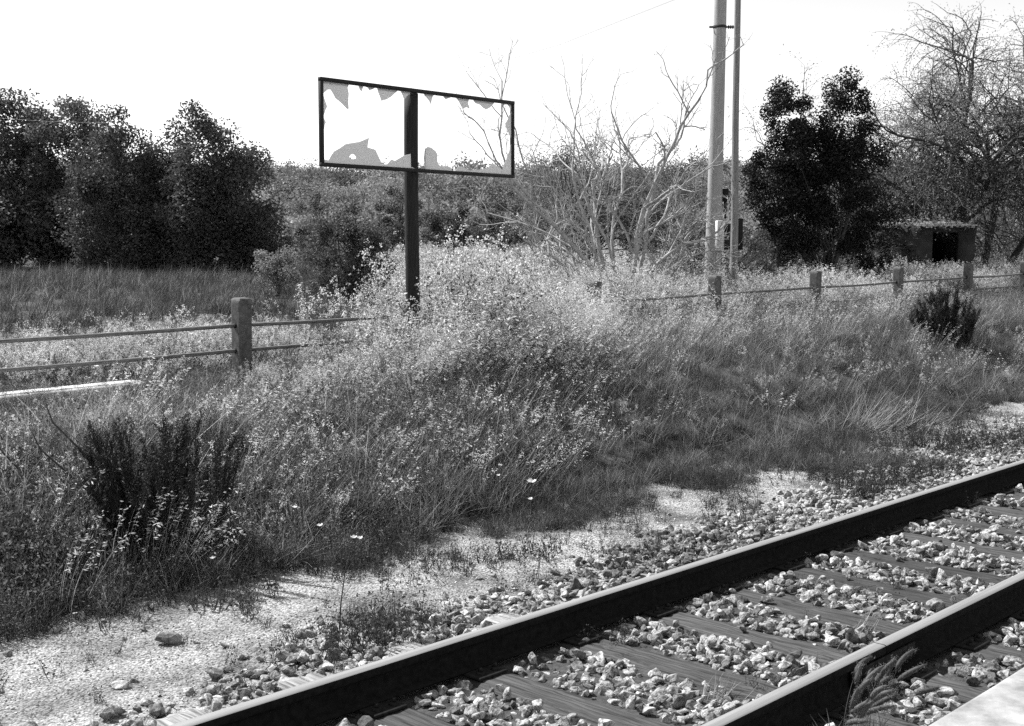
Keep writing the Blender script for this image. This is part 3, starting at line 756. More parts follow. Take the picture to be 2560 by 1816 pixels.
WIND = math.atan2(RT[1], RT[0])           # the wind bends the grass to the right of the picture
def spots(n, x0, x1, y0, y1, dens, m=220):
    x = rng.uniform(x0, x1, n); y = rng.uniform(y0, y1, n)
    k = (rng.random(n) < dens(x, y)); x, y = x[k], y[k]
    k = in_view(x, y, gz(x, y) + 0.4, m); return x[k], y[k]
def put(name, x, y, coll, nvar, scale, label, jitter=0.7, tilt=0.12, zscale=None):
    n = len(x); z = gz(x, y)
    rot = np.stack([rng.normal(0, tilt, n), rng.normal(0, tilt, n), WIND + rng.normal(0, jitter, n)], -1)
    s = scale * rng.uniform(0.75, 1.25, n)
    return scatter(name, np.stack([x, y, z], -1), rot, s, rng.integers(0, nvar, n), coll, label)

# --- bank and meadow grass
grass_c = proto_collection('grass_prototype', [(tuft(500 + i, 46, 0.16, 0.42, 0.055, 0.32, 0.0055), M['grass']) for i in range(5)])
grassd_c = proto_collection('dark_grass_prototype', [(tuft(520 + i, 54, 0.10, 0.30, 0.06, 0.40, 0.006), M['grass_dark']) for i in range(4)])
oat_c = proto_collection('wild_oat_prototype', [(oat(540 + i, 9, 0.50, 0.85, 0.07), M['oat']) for i in range(6)])
def low(x, y):
    """how short the growth is: short and matted on the right half of the bank and in front of the left fence"""
    q = x / y
    a_ = 1 - 0.55 * smoothstep(1.02, 1.22, q) * (1 - 0.75 * smoothstep(9.0, 10.2, y))
    b_ = 1 - (0.78 - 0.42 * smoothstep(0.45, 0.75, vnoise(x, y, 0.7, 95))) * smoothstep(8.3, 9.2, y) * (1 - smoothstep(0.70, 0.80, q))
    return np.minimum(a_, b_) * (0.62 + 0.38 * smoothstep(6.3, 7.2, y))
def front_edge(x): return 6.30 + 0.22 * (1 - smoothstep(4, 9, x)) + (vnoise(x, 0 * x, 1.3, 11) - 0.5) * 0.55 + (vnoise(x, 0 * x, 0.35, 12) - 0.5) * 0.2 - 0.05
bank = lambda x, y: (y > front_edge(x)) * 1.0
x, y = spots(9000, 1.0, 26, 6.0, 11.2, lambda x, y: bank(x, y) * (0.45 + 0.55 * (vnoise(x, y, 0.8, 61) > 0.42)))
put('bank_grass', x, y, grass_c, 5, (0.75 + 0.6 * vnoise(x, y, 1.1, 62)) * low(x, y), 'grey-green grass covering the bank between path and fence')
x, y = spots(9500, 1.0, 27, 6.0, 11.5, lambda x, y: bank(x, y) * (0.5 + 0.5 * (vnoise(x, y, 0.9, 63) > 0.4)))
put('low_dark_grass', x, y, grassd_c, 4, (0.8 + 0.5 * vnoise(x, y, 0.7, 64)) * np.maximum(low(x, y), 0.5), 'low dark undergrowth on the bank', 1.8)
oz = lambda x, y: bank(x, y) * (low(x, y) > 0.42) * np.clip(0.10 + 1.0 * np.exp(-((x - 6.6) / 1.5) ** 2 - ((y - 7.7) / 0.9) ** 2) + 0.4 * (vnoise(x, y, 1.2, 65) > 0.62), 0, 1)
x, y = spots(1500, 1.5, 24, 6.5, 11.3, oz)
put('wild_oats', x, y, oat_c, 6, (0.72 + 0.35 * vnoise(x, y, 1.5, 66)) * (0.5 + 0.5 * low(x, y)), 'pale wild oats leaning to the right with the wind', 0.35)
# leafy weeds on the bank
def leafy(seed):
    r = np.random.default_rng(seed); acc = Acc(); n = 130
    h = r.uniform(0.03, 0.34, n); C = np.stack([r.normal(0, 0.07, n) + h * 0.15, r.normal(0, 0.07, n), h], -1)
    leaves(acc, C, r.uniform(0.010, 0.030, n), r.uniform(0.4, 2.4, n), 0.4, (0.2, 0, 0.4), r)
    b = np.zeros((7, 3)); blades(acc, b, r.uniform(-3, 3, 7), r.uniform(0.1, 0.5, 7), r.uniform(0, 0.5, 7), r.uniform(0.2, 0.4, 7), np.full(7, 0.004), 3, 1.0, r)
    return acc.mesh('leafy')
leafy_c = proto_collection('leafy_weed_prototype', [(leafy(560 + i), M['weed']) for i in range(5)])
x, y = spots(7500, 1.0, 27, 6.2, 11.6, lambda x, y: bank(x, y) * (0.25 + 0.75 * (vnoise(x, y, 1.0, 67) > 0.5)))
put('leafy_weeds', x, y, leafy_c, 5, (0.8 + 0.6 * vnoise(x, y, 0.9, 68)) * np.maximum(low(x, y), 0.45), 'small-leaved weeds mixed through the bank grass', 2.0)
# dry stalks
def straw(seed):
    r = np.random.default_rng(seed); acc = Acc(); n = 16
    base = np.stack([r.normal(0, 0.10, n), r.normal(0, 0.10, n), r.uniform(0, 0.08, n)], -1)
    blades(acc, base, r.uniform(-3.1, 3.1, n), r.uniform(0.5, 1.35, n), r.uniform(-0.4, 0.7, n), r.uniform(0.25, 0.75, n), np.full(n, 0.0045), 5, r.uniform(0.5, 1.2, n), r)
    return acc.mesh('straw')
straw_c = proto_collection('straw_prototype', [(straw(580 + i), M['straw']) for i in range(5)])
x, y = spots(2600, 1.0, 26, 6.4, 11.3, lambda x, y: bank(x, y) * np.clip(0.22 + 0.8 * (vnoise(x, y, 0.9, 69) > 0.66) + 1.6 * np.exp(-((x / y - 0.52) / 0.10) ** 2 - ((y - 8.9) / 1.3) ** 2), 0, 1))
put('dry_stalks', x, y, straw_c, 5, (0.7 + 0.4 * vnoise(x, y, 0.9, 70)) * np.maximum(low(x, y), 0.6), 'bleached dry stalks lying through the grass', 3.0)

# --- tall flowering weeds by the sign and along the fence
fw_c = proto_collection('flowering_weed_prototype', [(two_mat(*(lambda t: (t[0], M['weed'], t[1], M['flower']))(flower_weed(600 + i, 1.0, 7, 0.12, 0.023, 7)), 'flowering_weed'), None) for i in range(6)])
fwt_c = proto_collection('tall_weed_prototype', [(two_mat(*(lambda t: (t[0], M['weed'], t[1], M['flower']))(flower_weed(620 + i, 1.45, 9, 0.15, 0.024, 7, 36)), 'tall_weed'), None) for i in range(6)])
def tall(x, y):   # weed height
    q = x / y + (vnoise(x, y, 0.9, 91) - 0.5) * 0.16
    yy = y + (vnoise(x, y, 0.8, 92) - 0.5) * 1.4
    mound = (0.30 * smoothstep(0.66, 0.74, q) + 0.70 * smoothstep(0.76, 0.90, q)) * (1 - 0.60 * smoothstep(0.98, 1.28, q)) * (0.28 * smoothstep(7.8, 9.0, yy) + 0.72 * smoothstep(8.5, 9.6, yy)) * (0.62 + 0.55 * vnoise(x, y, 1.0, 93)) * np.where(y > 12.3, 0.5, 1.0)
    right = (0.08 + 0.60 * smoothstep(11.4, 11.9, y) + 0.22 * (1 - smoothstep(1.2, 1.5, q))) * smoothstep(1.0, 1.2, q) * smoothstep(8.6, 10.5, yy)
    left = (0.13 + 0.32 * smoothstep(11.5, 12.2, y)) * (1 - smoothstep(0.70, 0.80, q)) * smoothstep(9.4, 10.6, yy)
    mound = np.where(q > 1.2, mound * (1 - smoothstep(1.2, 1.4, q)), mound)
    return np.maximum.reduce([1.30 * mound, right, left])
x, y = spots(12000, 1.5, 34, 8.4, 14.5, lambda x, y: np.clip(0.10 + 0.9 * smoothstep(8.6, 9.8, y), 0, 1) * np.clip(0.25 + 0.9 * vnoise(x, y, 0.7, 71), 0, 1))
t_ = tall(x, y); k = (t_ > 0.12) & ~((np.abs(y - FD + 0.3) < 0.14) & (x < 7.2)); x, y, t_ = x[k], y[k], t_[k]
k = t_ > 0.72
put('tall_flowering_weeds', x[k], y[k], fwt_c, 6, t_[k] / 1.45 * rng.uniform(0.6, 1.12, k.sum()), 'tall pale-flowered weeds crowding round the sign post', 1.2)
k = ~k
put('flowering_weeds', x[k], y[k], fw_c, 6, t_[k] * rng.uniform(0.62, 1.12, k.sum()), 'pale-flowered weeds along the fence', 1.2)
x, y = spots(2300, 1.5, 30, 6.7, 9.8, lambda x, y: bank(x, y) * (1 - 0.85 * smoothstep(0.98, 1.12, x / y)) * np.clip(1.6 * vnoise(x, y, 0.7, 78) - 0.35, 0, 1))
put('bank_flowers', x, y, fw_c, 6, (0.26 + 0.22 * vnoise(x, y, 0.8, 79)) * (0.6 + 0.4 * low(x, y)), 'small pale-flowered weeds speckling the bank', 1.5, 0.3)
x, y = spots(1500, 5, 20, 8.2, 12.0, lambda x, y: (tall(x, y) > 0.5) * 0.9 + 0.25 * (x / y > 1.15) * (y > 9.2))
put('tall_oats', x, y, oat_c, 6, 0.75 + 0.75 * np.clip(tall(x, y) - 0.3, 0, 1), 'tall wild oat stalks rising through the weeds by the sign', 0.5, 0.2)
x, y = spots(1600, 5, 20, 8.2, 12.0, lambda x, y: (tall(x, y) > 0.45) * 0.9)
put('tall_grass', x, y, grass_c, 5, 1.1 + 0.9 * np.clip(tall(x, y) - 0.3, 0, 1), 'tall grass growing among the weeds by the sign', 0.5, 0.2)
wisp_c = proto_collection('wispy_grass_prototype', [(tuft(660 + i, 22, 0.35, 0.75, 0.07, 0.22, 0.004, (0.25, 1.0), 5, 0.42, 0.0), M['straw']) for i in range(5)])
x, y = spots(2600, 3, 32, 6.6, 11.45, lambda x, y: bank(x, y) * (0.75 * (x / y > 1.12) * smoothstep(8.6, 9.6, y) + 0.10 + 0.10 * (x / y > 1.0)))
put('wispy_dry_grass', x, y, wisp_c, 5, (0.5 + 0.35 * vnoise(x, y, 0.8, 96)) * (0.6 + 0.4 * smoothstep(7.5, 9.5, y)) * np.where((x / y < 0.8) & (y > 8.3), 0.45, 1.0), 'thin bleached grass stalks bending with the wind', 0.45, 0.15)
# beyond the fence: meadow grass, then more pale weeds far back
def meadow_zone(x, y):
    px_, py_, d_ = to_px(x, y, gz(x, y)); return px_, d_
x, y = spots(14000, -14, 60, 11.9, 44, lambda x, y: np.clip(1.25 - 0.022 * y, 0.15, 1))
put('meadow_grass', x, y, grassd_c, 4, 0.9 + 0.8 * vnoise(x, y, 2.5, 73) + 0.02 * (y - 12), 'dark uncut meadow grass beyond the fence', 0.6)
x, y = spots(12000, -14, 60, 11.9, 44, lambda x, y: np.clip(1.25 - 0.022 * y, 0.15, 1) * (vnoise(x, y, 3.0, 74) > 0.35))
put('meadow_tall_grass', x, y, grass_c, 5, 0.6 + 0.6 * vnoise(x, y, 2.5, 75) + 0.015 * (y - 12), 'grey meadow grass beyond the fence', 0.6)
x, y = spots(14000, -2, 60, 14, 34, lambda x, y: np.clip(0.4 + vnoise(x, y, 2.0, 76), 0, 1))
px_, d_ = meadow_zone(x, y); k = (px_ > 990) & (px_ < 1800) | (px_ > 700) & (px_ < 1000) & (y < 15.5) & (rng.random(len(x)) < 0.4) | (px_ > 1600) & (y < 15.5); x, y = x[k], y[k]
put('far_flowering_weeds', x, y, fw_c, 6, 0.62 + 0.35 * vnoise(x, y, 1.5, 77), 'pale-flowered weeds spreading into the meadow', 1.2)

x, y = spots(9000, 5.6, 13.5, 5.0, 6.7, lambda x, y: smoothstep(5.8, 7.0, x) * (1 - smoothstep(10.2, 12.5, x)) * np.clip(2.0 * (vnoise(x, y, 0.7, 97) - 0.48) + 0.9 * smoothstep(5.7, 6.4, y) - 0.5 * (1 - smoothstep(5.1, 5.6, y)), 0, 0.8))
k = rng.random(len(x)) < 0.35
put('turf_grass', x[k], y[k], grass_c, 5, 0.25 + 0.3 * vnoise(x[k], y[k], 0.6, 99), 'short grey grass thinning out over the gravel', 2.0, 0.25)
x, y = x[~k], y[~k]
put('short_turf', x, y, grassd_c, 4, 0.26 + 0.30 * vnoise(x, y, 0.6, 98), 'short dark turf creeping over the gravel towards the track', 2.0, 0.2)
# --- sparse little weeds on the path and in the ballast
def sprig(seed):
    r = np.random.default_rng(seed); acc = Acc(); n = 9
    b = r.normal(0, 0.018, (n, 3)); b[:, 2] = 0
    Pn = blades(acc, b, r.uniform(-3, 3, n), r.uniform(0.05, 0.5, n), r.uniform(-0.2, 0.4, n), r.uniform(0.05, 0.17, n), np.full(n, 0.003), 4, 1.0, r)
    k = r.integers(0, n, 60); j = r.integers(1, 5, 60)
    leaves(acc, Pn[k, j] + r.normal(0, 0.008, (60, 3)), r.uniform(0.008, 0.02, 60), r.uniform(0.5, 1.5, 60), 0.4, None, r)
    return acc.mesh('sprig')
sprig_c = proto_collection('path_weed_prototype', [(sprig(640 + i), M['grass_dark']) for i in range(6)])
x, y = spots(4200, 1.5, 22, 4.75, 6.6, lambda x, y: np.clip(0.10 + 1.1 * (vnoise(x, y, 0.55, 81) > 0.66) + 0.5 * (vnoise(x, y, 1.8, 82) > 0.6) * smoothstep(6, 9, x), 0, 1))
put('path_weeds', x, y, sprig_c, 6, 0.7 + 0.9 * vnoise(x, y, 0.6, 83), 'small dark weeds dotted over the gravel path', 3, 0.2)
x, y = spots(1500, 3, 16, 1.9, 4.7, lambda x, y: (vnoise(x, y, 0.5, 84) > 0.78) * 0.7 + 0.02)
k = (np.abs(y - yf) > 0.09) & (np.abs(y - yn) > 0.09); x, y = x[k], y[k]
put('ballast_weeds', x, y, sprig_c, 6, 0.5 + 0.5 * vnoise(x, y, 0.6, 85), 'small weeds growing through the ballast', 3, 0.2)

# ------------------------------------------------------------------ single plants in the foreground
def plume_shrub(name, loc, h, wdt, nplume, seed, label, needle=0.022, lean=0.0, extra=()):
    root = empty(name, loc); r = np.random.default_rng(seed); w = Acc(); f = Acc()
    for i in range(nplume):
        a0 = r.uniform(0, 6.28); rr = math.sqrt(r.random()) * wdt * 0.82
        tip = np.array([math.cos(a0) * rr + lean, math.sin(a0) * rr, h * r.uniform(0.62, 1.0) * (1 - 0.35 * (rr / wdt) ** 2)])
        b = np.array([math.cos(a0), math.sin(a0), 0]) * rr * 0.62
        s = np.linspace(0, 1, 8)[:, None]; P_ = b + (tip - b) * np.concatenate([s ** 1.5, s ** 1.5, s], 1) + r.normal(0, 0.012, (8, 3)) * s
        tube(w, P_, np.linspace(0.009, 0.002, 8), 4)
        side = [P_]
        for _ in range(7):
            k = r.integers(2, 7); L_ = r.uniform(0.10, 0.24) * h; d = r.normal(0, 0.35, 3); d[2] = 1; d /= np.linalg.norm(d)
            Q_ = P_[k] + d * np.linspace(0, 1, 5)[:, None] * L_; tube(w, Q_, np.linspace(0.004, 0.001, 5), 3); side.append(Q_)
        for S in side:
            m = int(np.linalg.norm(S[-1] - S[0]) * 620)
            t = r.uniform(0.12 if S is not P_ else 0.3, 1, m) * (len(S) - 1.001); k = t.astype(int); ff = (t - k)[:, None]
            C = S[k] * (1 - ff) + S[k + 1] * ff + r.normal(0, needle * 0.45, (m, 3))
            leaves(f, C, r.uniform(0.7, 1.3, m) * needle, r.uniform(0.5, 1.7, m), 0.22, (0, 0, 1.2), r)
    for pts, r0 in extra: tube(w, np.array(pts), np.linspace(r0, r0 * 0.4, len(pts)), 5)
    link('stems', w.mesh('stems'), M['bark_dark'], root); link('foliage', f.mesh('foliage'), M['shrub_dark'], root)
    tag(root, label, 'shrub'); return root
def on_slope(qx, qy):
    d = at(qx, qy, 10) - CAM; t = 0.3
    while t < 6:
        q = CAM + d * t
        if q.z < float(gz(q.x, q.y)): break
        t += 0.01
    return q
b = on_slope(425, 1400); b.z = float(gz(b.x, b.y)) - 0.03
w = np.array([RT[0], RT[1], 0]); up = np.array([0, 0, 1.0]); fw_ = np.array([U[0], U[1], 0])
tw = [([w * -0.07, w * -0.29 + up * 0.24, w * -0.62 + up * 0.54, w * -0.81 + up * 0.71, w * -0.88 + up * 0.86], 0.011),
      ([w * -0.07 + fw_ * 0.05, w * -0.23 + up * 0.32, w * -0.52 + up * 0.67, w * -0.73 + up * 0.89, w * -0.78 + up * 1.04], 0.011),
      ([w * -0.13, w * -0.52 + up * 0.17, w * -0.86 + up * 0.48, w * -1.07 + up * 0.71, w * -1.09 + up * 0.82], 0.011),
      ([w * -0.07 - fw_ * 0.05, w * -0.21 + up * 0.37, w * -0.42 + up * 0.63, w * -0.65 + up * 0.84], 0.009)]
plume_shrub('dark_shrub', b, 1.02, 0.66, 44, 11, 'black upright bushy shrub with bare arching twigs, in the left foreground grass', extra=tw)
b = on_slope(2365, 862); b.z = float(gz(b.x, b.y)) - 0.22
plume_shrub('dark_shrub', b, 1.12, 0.75, 46, 12, 'dark rounded bush on the grassy bank at the right, under the fence', needle=0.03)

# tall bent straw tussock at the right edge of the bank
def tussock(loc, n, l0, l1, sp, seed, mat, label, name='dry_grass_tussock', lean=(0.4, 1.3)):
    r = np.random.default_rng(seed); acc = Acc()
    base = np.stack([r.normal(0, sp, n), r.normal(0, sp, n), np.zeros(n)], -1)
    blades(acc, base, r.normal(WIND, 1.0, n), r.uniform(lean[0], lean[1], n), r.uniform(-0.3, 0.6, n), r.uniform(l0, l1, n), np.full(n, 0.0055), 6, r.uniform(0.6, 1.3, n), r)
    o = link(name, acc.mesh(name), M[mat], None, loc); tag(o, label, 'grass'); return o
tussock(on_slope(2150, 1075), 110, 0.35, 0.85, 0.16, 21, 'straw', 'bleached straw tussock flopping at the edge of the gravel, right of centre')
tussock(on_slope(2290, 1085), 60, 0.3, 0.7, 0.2, 22, 'straw', 'thinner bleached straw tussock next to the gravel at far right')
tussock(on_slope(1180, 985), 90, 0.3, 0.7, 0.35, 23, 'straw', 'flattened dry grass at the foot of the sign post', lean=(0.9, 1.5))

# foxtail grass beside the near rail
def foxtail(loc, seed, nst, label):
    root = empty('foxtail_grass', loc); r = np.random.default_rng(seed); st = Acc(); hd = Acc()
    n = nst; base = np.stack([r.normal(0, 0.05, n), r.normal(0, 0.04, n), np.zeros(n)], -1)
    Pn = blades(st, base, r.normal(WIND, 0.9, n), np.abs(r.normal(0.15, 0.15, n)), r.uniform(0, 0.9, n), r.uniform(0.14, 0.32, n), np.full(n, 0.004), 6, 1.4, r)
    blades(st, np.repeat(base, 3, 0), r.uniform(-3, 3, n * 3), r.uniform(0.2, 1.1, n * 3), r.uniform(0, 0.8, n * 3), r.uniform(0.08, 0.2, n * 3), np.full(n * 3, 0.006), 4, 1.6, r)
    for i in range(n):
        d = Pn[i, -1] - Pn[i, -2]; d /= np.linalg.norm(d); L_ = r.uniform(0.08, 0.16)
        s = np.linspace(0, 1, 7)[:, None]; P_ = Pn[i, -1] + d * s * L_ + np.array([w[0], w[1], -0.6]) * s ** 2 * L_ * r.uniform(0, 0.5)
        tube(hd, P_, 0.0115 * np.array([0.5, 0.95, 1, 1, 0.95, 0.75, 0.25]), 7, 0.9)
        m = 240; t_ = r.uniform(0, 5.999, m); k = t_.astype(int); C = P_[k] + (P_[k + 1] - P_[k]) * (t_ - k)[:, None] + r.normal(0, 0.007, (m, 3))
        leaves(hd, C, 0.013, r.uniform(0.7, 1.8, m), 0.16, d * 1.5, r)
    link('stalks', st.mesh('stalks'), M['grass'], root); link('seed_heads', hd.mesh('seed_heads'), M['foxtail'], root)
    tag(root, label, 'grass'); return root
foxtail(Vector((4.42, 2.40, -0.19)), 31, 11, 'clump of fat foxtail grass heads standing against the near rail, its left half')
foxtail(Vector((4.72, 2.42, -0.19)), 32, 12, 'clump of fat foxtail grass heads drooping right beside the near rail')
def pale_tuft(qx, qy, seed, label, n=40, l=(0.06, 0.16)):
    d = at(qx, qy, 8) - CAM; t = -(CAM.z + 0.19) / d.z; q = CAM + d * t
    tussock(q, n, l[0], l[1], 0.05, seed, 'straw', label, 'pale_grass_tuft', (0.1, 0.9))
pale_tuft(1800, 1750, 41, 'pale grass tuft at the bottom edge between the rails')
pale_tuft(2150, 1585, 42, 'lone pale grass tuft in the ballast close to the near rail', 14, (0.08, 0.2))
pale_tuft(2460, 1500, 43, 'small pale tuft between the rails at the right edge', 18, (0.05, 0.12))
# a thin dead stalk standing on the path
q = on_slope(848, 1590); a = Acc()
tube(a, [np.array([0, 0, -0.02]), w * 0.01 + up * 0.16, w * 0.035 + up * 0.34, w * 0.06 + up * 0.44], [0.005, 0.004, 0.0035, 0.002], 5)
for k, (t0_, dx) in enumerate(((0.2, 0.05), (0.27, -0.05), (0.33, 0.06), (0.38, -0.03))): tube(a, [w * 0.02 * t0_ / 0.2 + up * t0_, w * (0.02 + dx) + up * (t0_ + 0.07)], [0.002, 0.001], 3)
tag(link('dead_stalk', a.mesh('dead_stalk'), M['bark_dark'], None, (q.x, q.y, float(gz(q.x, q.y)))), 'thin dark dead stalk standing alone on the gravel path', 'stalk')

# white poppies in the grass
def poppy(qx, qy, dist_back, size, label, seed):
    p = on_slope(qx, qy); d = (CAM - p).normalized(); p = p + d * (dist_back + 0.75)
    z0 = float(gz(p.x, p.y)); root = empty('white_flower', (p.x, p.y, z0)); r = np.random.default_rng(seed); h = max(0.12, p.z - z0)
    a = Acc(); tube(a, [[0, 0, -0.02], [0.01, 0, h * 0.5], [0, 0, h]], 0.0025, 4); link('stalk', a.mesh('stalk'), M['weed'], root)
    a = Acc(); n = 6
    for k in range(n):
        q = k * 6.283 / n + r.normal(0, 0.1); dr = np.array([math.cos(q), math.sin(q), 0]); sd_ = np.array([-math.sin(q), math.cos(q), 0]); el = r.uniform(0.35, 0.75)
        ax = dr * math.cos(el) + up * math.sin(el); s = size / 2
        V = np.array([[0, 0, 0], ax * s * 0.6 + sd_ * s * 0.42, ax * s + sd_ * s * 0.25 + up * s * 0.1, ax * s * 1.05 - sd_ * s * 0.2 + up * s * 0.1, ax * s * 0.6 - sd_ * s * 0.42]) + up * h
        a.add(V, None, [[0, 1, 2], [0, 2, 3], [0, 3, 4]], r.uniform(0.85, 1.1))
    link('petals', a.mesh('petals'), M['petal'], root)
    a = Acc(); tube(a, [up * h, up * (h + size * 0.12)], [size * 0.09, size * 0.07], 6); link('flower_centre', a.mesh('flower_centre'), M['bark_dark'], root)
    tag(root, label, 'flower', 'white flowers in the grass')
for k, (qx, qy, db, sz, lab) in enumerate([(1330, 1208, 0.12, 0.085, 'largest white flower, a papery bloom low in the grass right of centre'), (1326, 1250, 0.1, 0.045, 'small white flower just below the largest bloom'),
        (884, 1346, 0.25, 0.05, 'white flower near the grass edge, one of a touching pair'), (900, 1348, 0.22, 0.045, 'right-hand white flower of the touching pair at the grass edge'),
        (800, 1316, 0.3, 0.045, 'white flower above and left of the touching pair'), (737, 1270, 0.35, 0.04, 'white flower highest of the row right of the dark shrub'),
        (532, 1398, 0.12, 0.04, 'white flower low at the foot of the dark shrub'), (572, 1240, 0.3, 0.03, 'tiny white flower in front of the dark shrub'), (1246, 1190, 0.1, 0.035, 'small white flower left of the largest bloom')]):
    poppy(qx, qy, db, sz, lab, 700 + k)

# ------------------------------------------------------------------ trees
def curve_pts(a_, b_, bend, r, n=7):
    s = np.linspace(0, 1, n)[:, None]; mid = r.normal(0, bend, 3)
    return a_ + (b_ - a_) * s + mid * (s * (1 - s)) * 4 + r.normal(0, bend * 0.12, (n, 3)) * s

def leafy_tree(name, loc, lobes, seed, label, leaf, n_leaf, mat, cat='tree', trunk_r=0.12, clump=0.42, bark='bark_dark', group=None, trunks=1, flat=0.2, up_spike=0.25):
    """trunk, limbs out to clumps, and a crown of leaf faces; lobes = [(cx, cy, cz, rx, ry, rz, share)] relative to the base"""
    root = empty(name, loc); r = np.random.default_rng(seed); wd_ = Acc(); lf = Acc()
    tot = sum(l[6] for l in lobes); allc = []
    for (cx, cy, cz, rx, ry, rz, sh_) in lobes:
        n = int(n_leaf * sh_ / tot); nc = max(10, int(n / 260))
        d = r.normal(size=(nc, 3)); d /= np.linalg.norm(d, axis=1)[:, None]
        rad = r.uniform(0.35, 1.0, nc) ** 0.55 * r.uniform(0.86, 1.1, nc)
        C = np.array([cx, cy, cz]) + d * rad[:, None] * np.array([rx, ry, rz]); C[:, 2] += np.abs(r.normal(0, up_spike, nc)) * (d[:, 2] > 0.2)
        C[:, 2] = np.maximum(C[:, 2], 0.12)
        allc.append(C); cs = clump * r.uniform(0.55, 1.25, nc)
        k = r.integers(0, nc, n)
        dv = r.normal(0, 1, (n, 3)); dv /= np.linalg.norm(dv, axis=1)[:, None]
        L_ = C[k] + dv * (r.random(n) ** 0.45 * cs[k])[:, None] * np.array([1, 1, 0.85])
        L_[:, 2] = np.maximum(L_[:, 2], 0.03)
        tn = r.uniform(0.75, 1.25, nc)[k] * r.uniform(0.7, 1.3, n)
        leaves(lf, L_, r.uniform(0.7, 1.3, n) * leaf, tn, 0.55, None, r, flat)
    C = np.concatenate(allc); top = C[:, 2].max()
    bases = [np.array([r.normal(0, 0.15), r.normal(0, 0.15), -0.15]) * (trunks > 1) + np.array([0, 0, -0.1]) for _ in range(trunks)]
    axes = []
    for b_ in bases:
        l = lobes[r.integers(0, len(lobes))]
        P_ = curve_pts(b_, np.array([l[0], l[1], l[2] + l[5] * 0.4]), 0.12 * top / 4, r, 9); tube(wd_, P_, np.linspace(trunk_r, trunk_r * 0.3, 9), 8); axes.append(P_)
    sel = r.permutation(len(C))[:min(len(C), 70)]
    for k in sel:
        A_ = axes[r.integers(0, len(axes))]; j = r.integers(2, 8)
        P_ = curve_pts(A_[j], C[k], 0.10, r, 6); tube(wd_, P_, np.linspace(trunk_r * 0.28, 0.008, 6), 5)
    link('trunk', wd_.mesh('trunk', True), M[bark], root); link('crown', lf.mesh('crown'), M[mat], root)
    tag(root, label, cat, group); return root

def lobe(bx, Z0, px0, px1, py0, py1, dep=None, share=1.0, dz=0.0):
    """an ellipsoid of crown that spans those pixels at distance Z0 (+dz), relative to the base point"""
    c_ = at((px0 + px1) / 2, (py0 + py1) / 2, Z0 + dz); rr = (px1 - px0) / 2 / F_PX * Z0; rv = (py1 - py0) / 2 / F_PX * Z0
    return (c_.x - bx.x, c_.y - bx.y, c_.z - bx.z, rr * 0.92, (dep or rr) * 0.92, rv * 0.92, share)

# left thicket
b = on_ground(110, 47); leafy_tree('thicket_tree', b, [lobe(b, 47, -100, 150, 240, 640, 2.0), lobe(b, 47, 40, 345, 240, 640, 2.2), lobe(b, 47, -250, 20, 230, 640, 2.0), lobe(b, 46, -160, 330, 480, 672, 2.0, 1.4)], 801, 'tallest leafy tree at the left edge, rising behind the other trees', 0.14, 90000, 'tree_mid', group='thicket at the left', trunk_r=0.15, clump=0.7)
b = on_ground(300, 41); leafy_tree('thicket_tree', b, [lobe(b, 41, 210, 405, 288, 600, 1.6), lobe(b, 41, 345, 480, 365, 620, 1.2), lobe(b, 41, 160, 330, 430, 690, 1.4), lobe(b, 41, 300, 470, 400, 690, 1.4), lobe(b, 41, 290, 490, 560, 700, 1.4, 0.6)], 802, 'rounded leafy tree standing forward in the left thicket', 0.11, 48000, 'tree_mid', group='thicket at the left', clump=0.6, trunks=2)
b = on_ground(530, 40); leafy_tree('thicket_tree', b, [lobe(b, 40, 430, 585, 295, 560, 1.3), lobe(b, 40, 550, 680, 365, 690, 1.3), lobe(b, 40, 380, 560, 430, 690, 1.5), lobe(b, 40, 520, 735, 500, 695, 1.5)], 803, 'leafy tree with a peaked crown at the right of the left thicket', 0.11, 46000, 'tree_mid', group='thicket at the left', clump=0.6, trunks=2)
b = on_ground(-160, 42); leafy_tree('thicket_tree', b, [lobe(b, 42, -330, -60, 260, 680, 1.6)], 804, 'leafy tree cut off by the left edge of the picture', 0.12, 18000, 'tree_mid', group='thicket at the left', clump=0.6)
# bushes of the middle ground
b = on_ground(860, 25); leafy_tree('dark_bush', b, [lobe(b, 25, 765, 905, 535, 760, 0.7), lobe(b, 25, 860, 985, 570, 760, 0.6)], 811, 'dark round bush left of the sign post', 0.055, 20000, 'tree_mid', 'bush', 0.04, 0.28)
b = on_slope(1050, 955); b.z = float(gz(b.x, b.y)); zb_ = float(U[0] * b.x + U[1] * b.y)
leafy_tree('dark_weed_clump', b, [lobe(b, zb_, 985, 1080, 760, 960, 0.25), lobe(b, zb_, 1050, 1150, 810, 960, 0.25)], 810, 'dark leafy clump growing round the foot of the sign post', 0.026, 5200, 'tree_mid', 'plant', 0.012, 0.12, up_spike=0.05)
b = on_ground(690, 28); leafy_tree('pale_bush', b, [lobe(b, 28, 640, 745, 635, 745, 0.5)], 812, 'low grey bush below the right end of the thicket', 0.055, 5000, 'scrub', 'bush', 0.03, 0.25)
b = on_ground(795, 36); leafy_tree('round_bush', b, [lobe(b, 36, 735, 850, 490, 640, 0.8)], 813, 'domed grey bush between the thicket and the sign post', 0.07, 6000, 'scrub', 'bush', 0.04, 0.25)
b = on_ground(1120, 40); leafy_tree('round_bush', b, [lobe(b, 40, 1050, 1200, 510, 640, 0.9)], 814, 'dark domed bush right of the sign post at the meadow edge', 0.08, 7000, 'tree_mid', 'bush', 0.04, 0.3)
b = on_ground(1000, 44); leafy_tree('round_bush', b, [lobe(b, 44, 930, 1060, 460, 640, 1.0)], 815, 'dark bush half hidden behind the sign post', 0.08, 6000, 'tree_mid', 'bush', 0.04, 0.3)
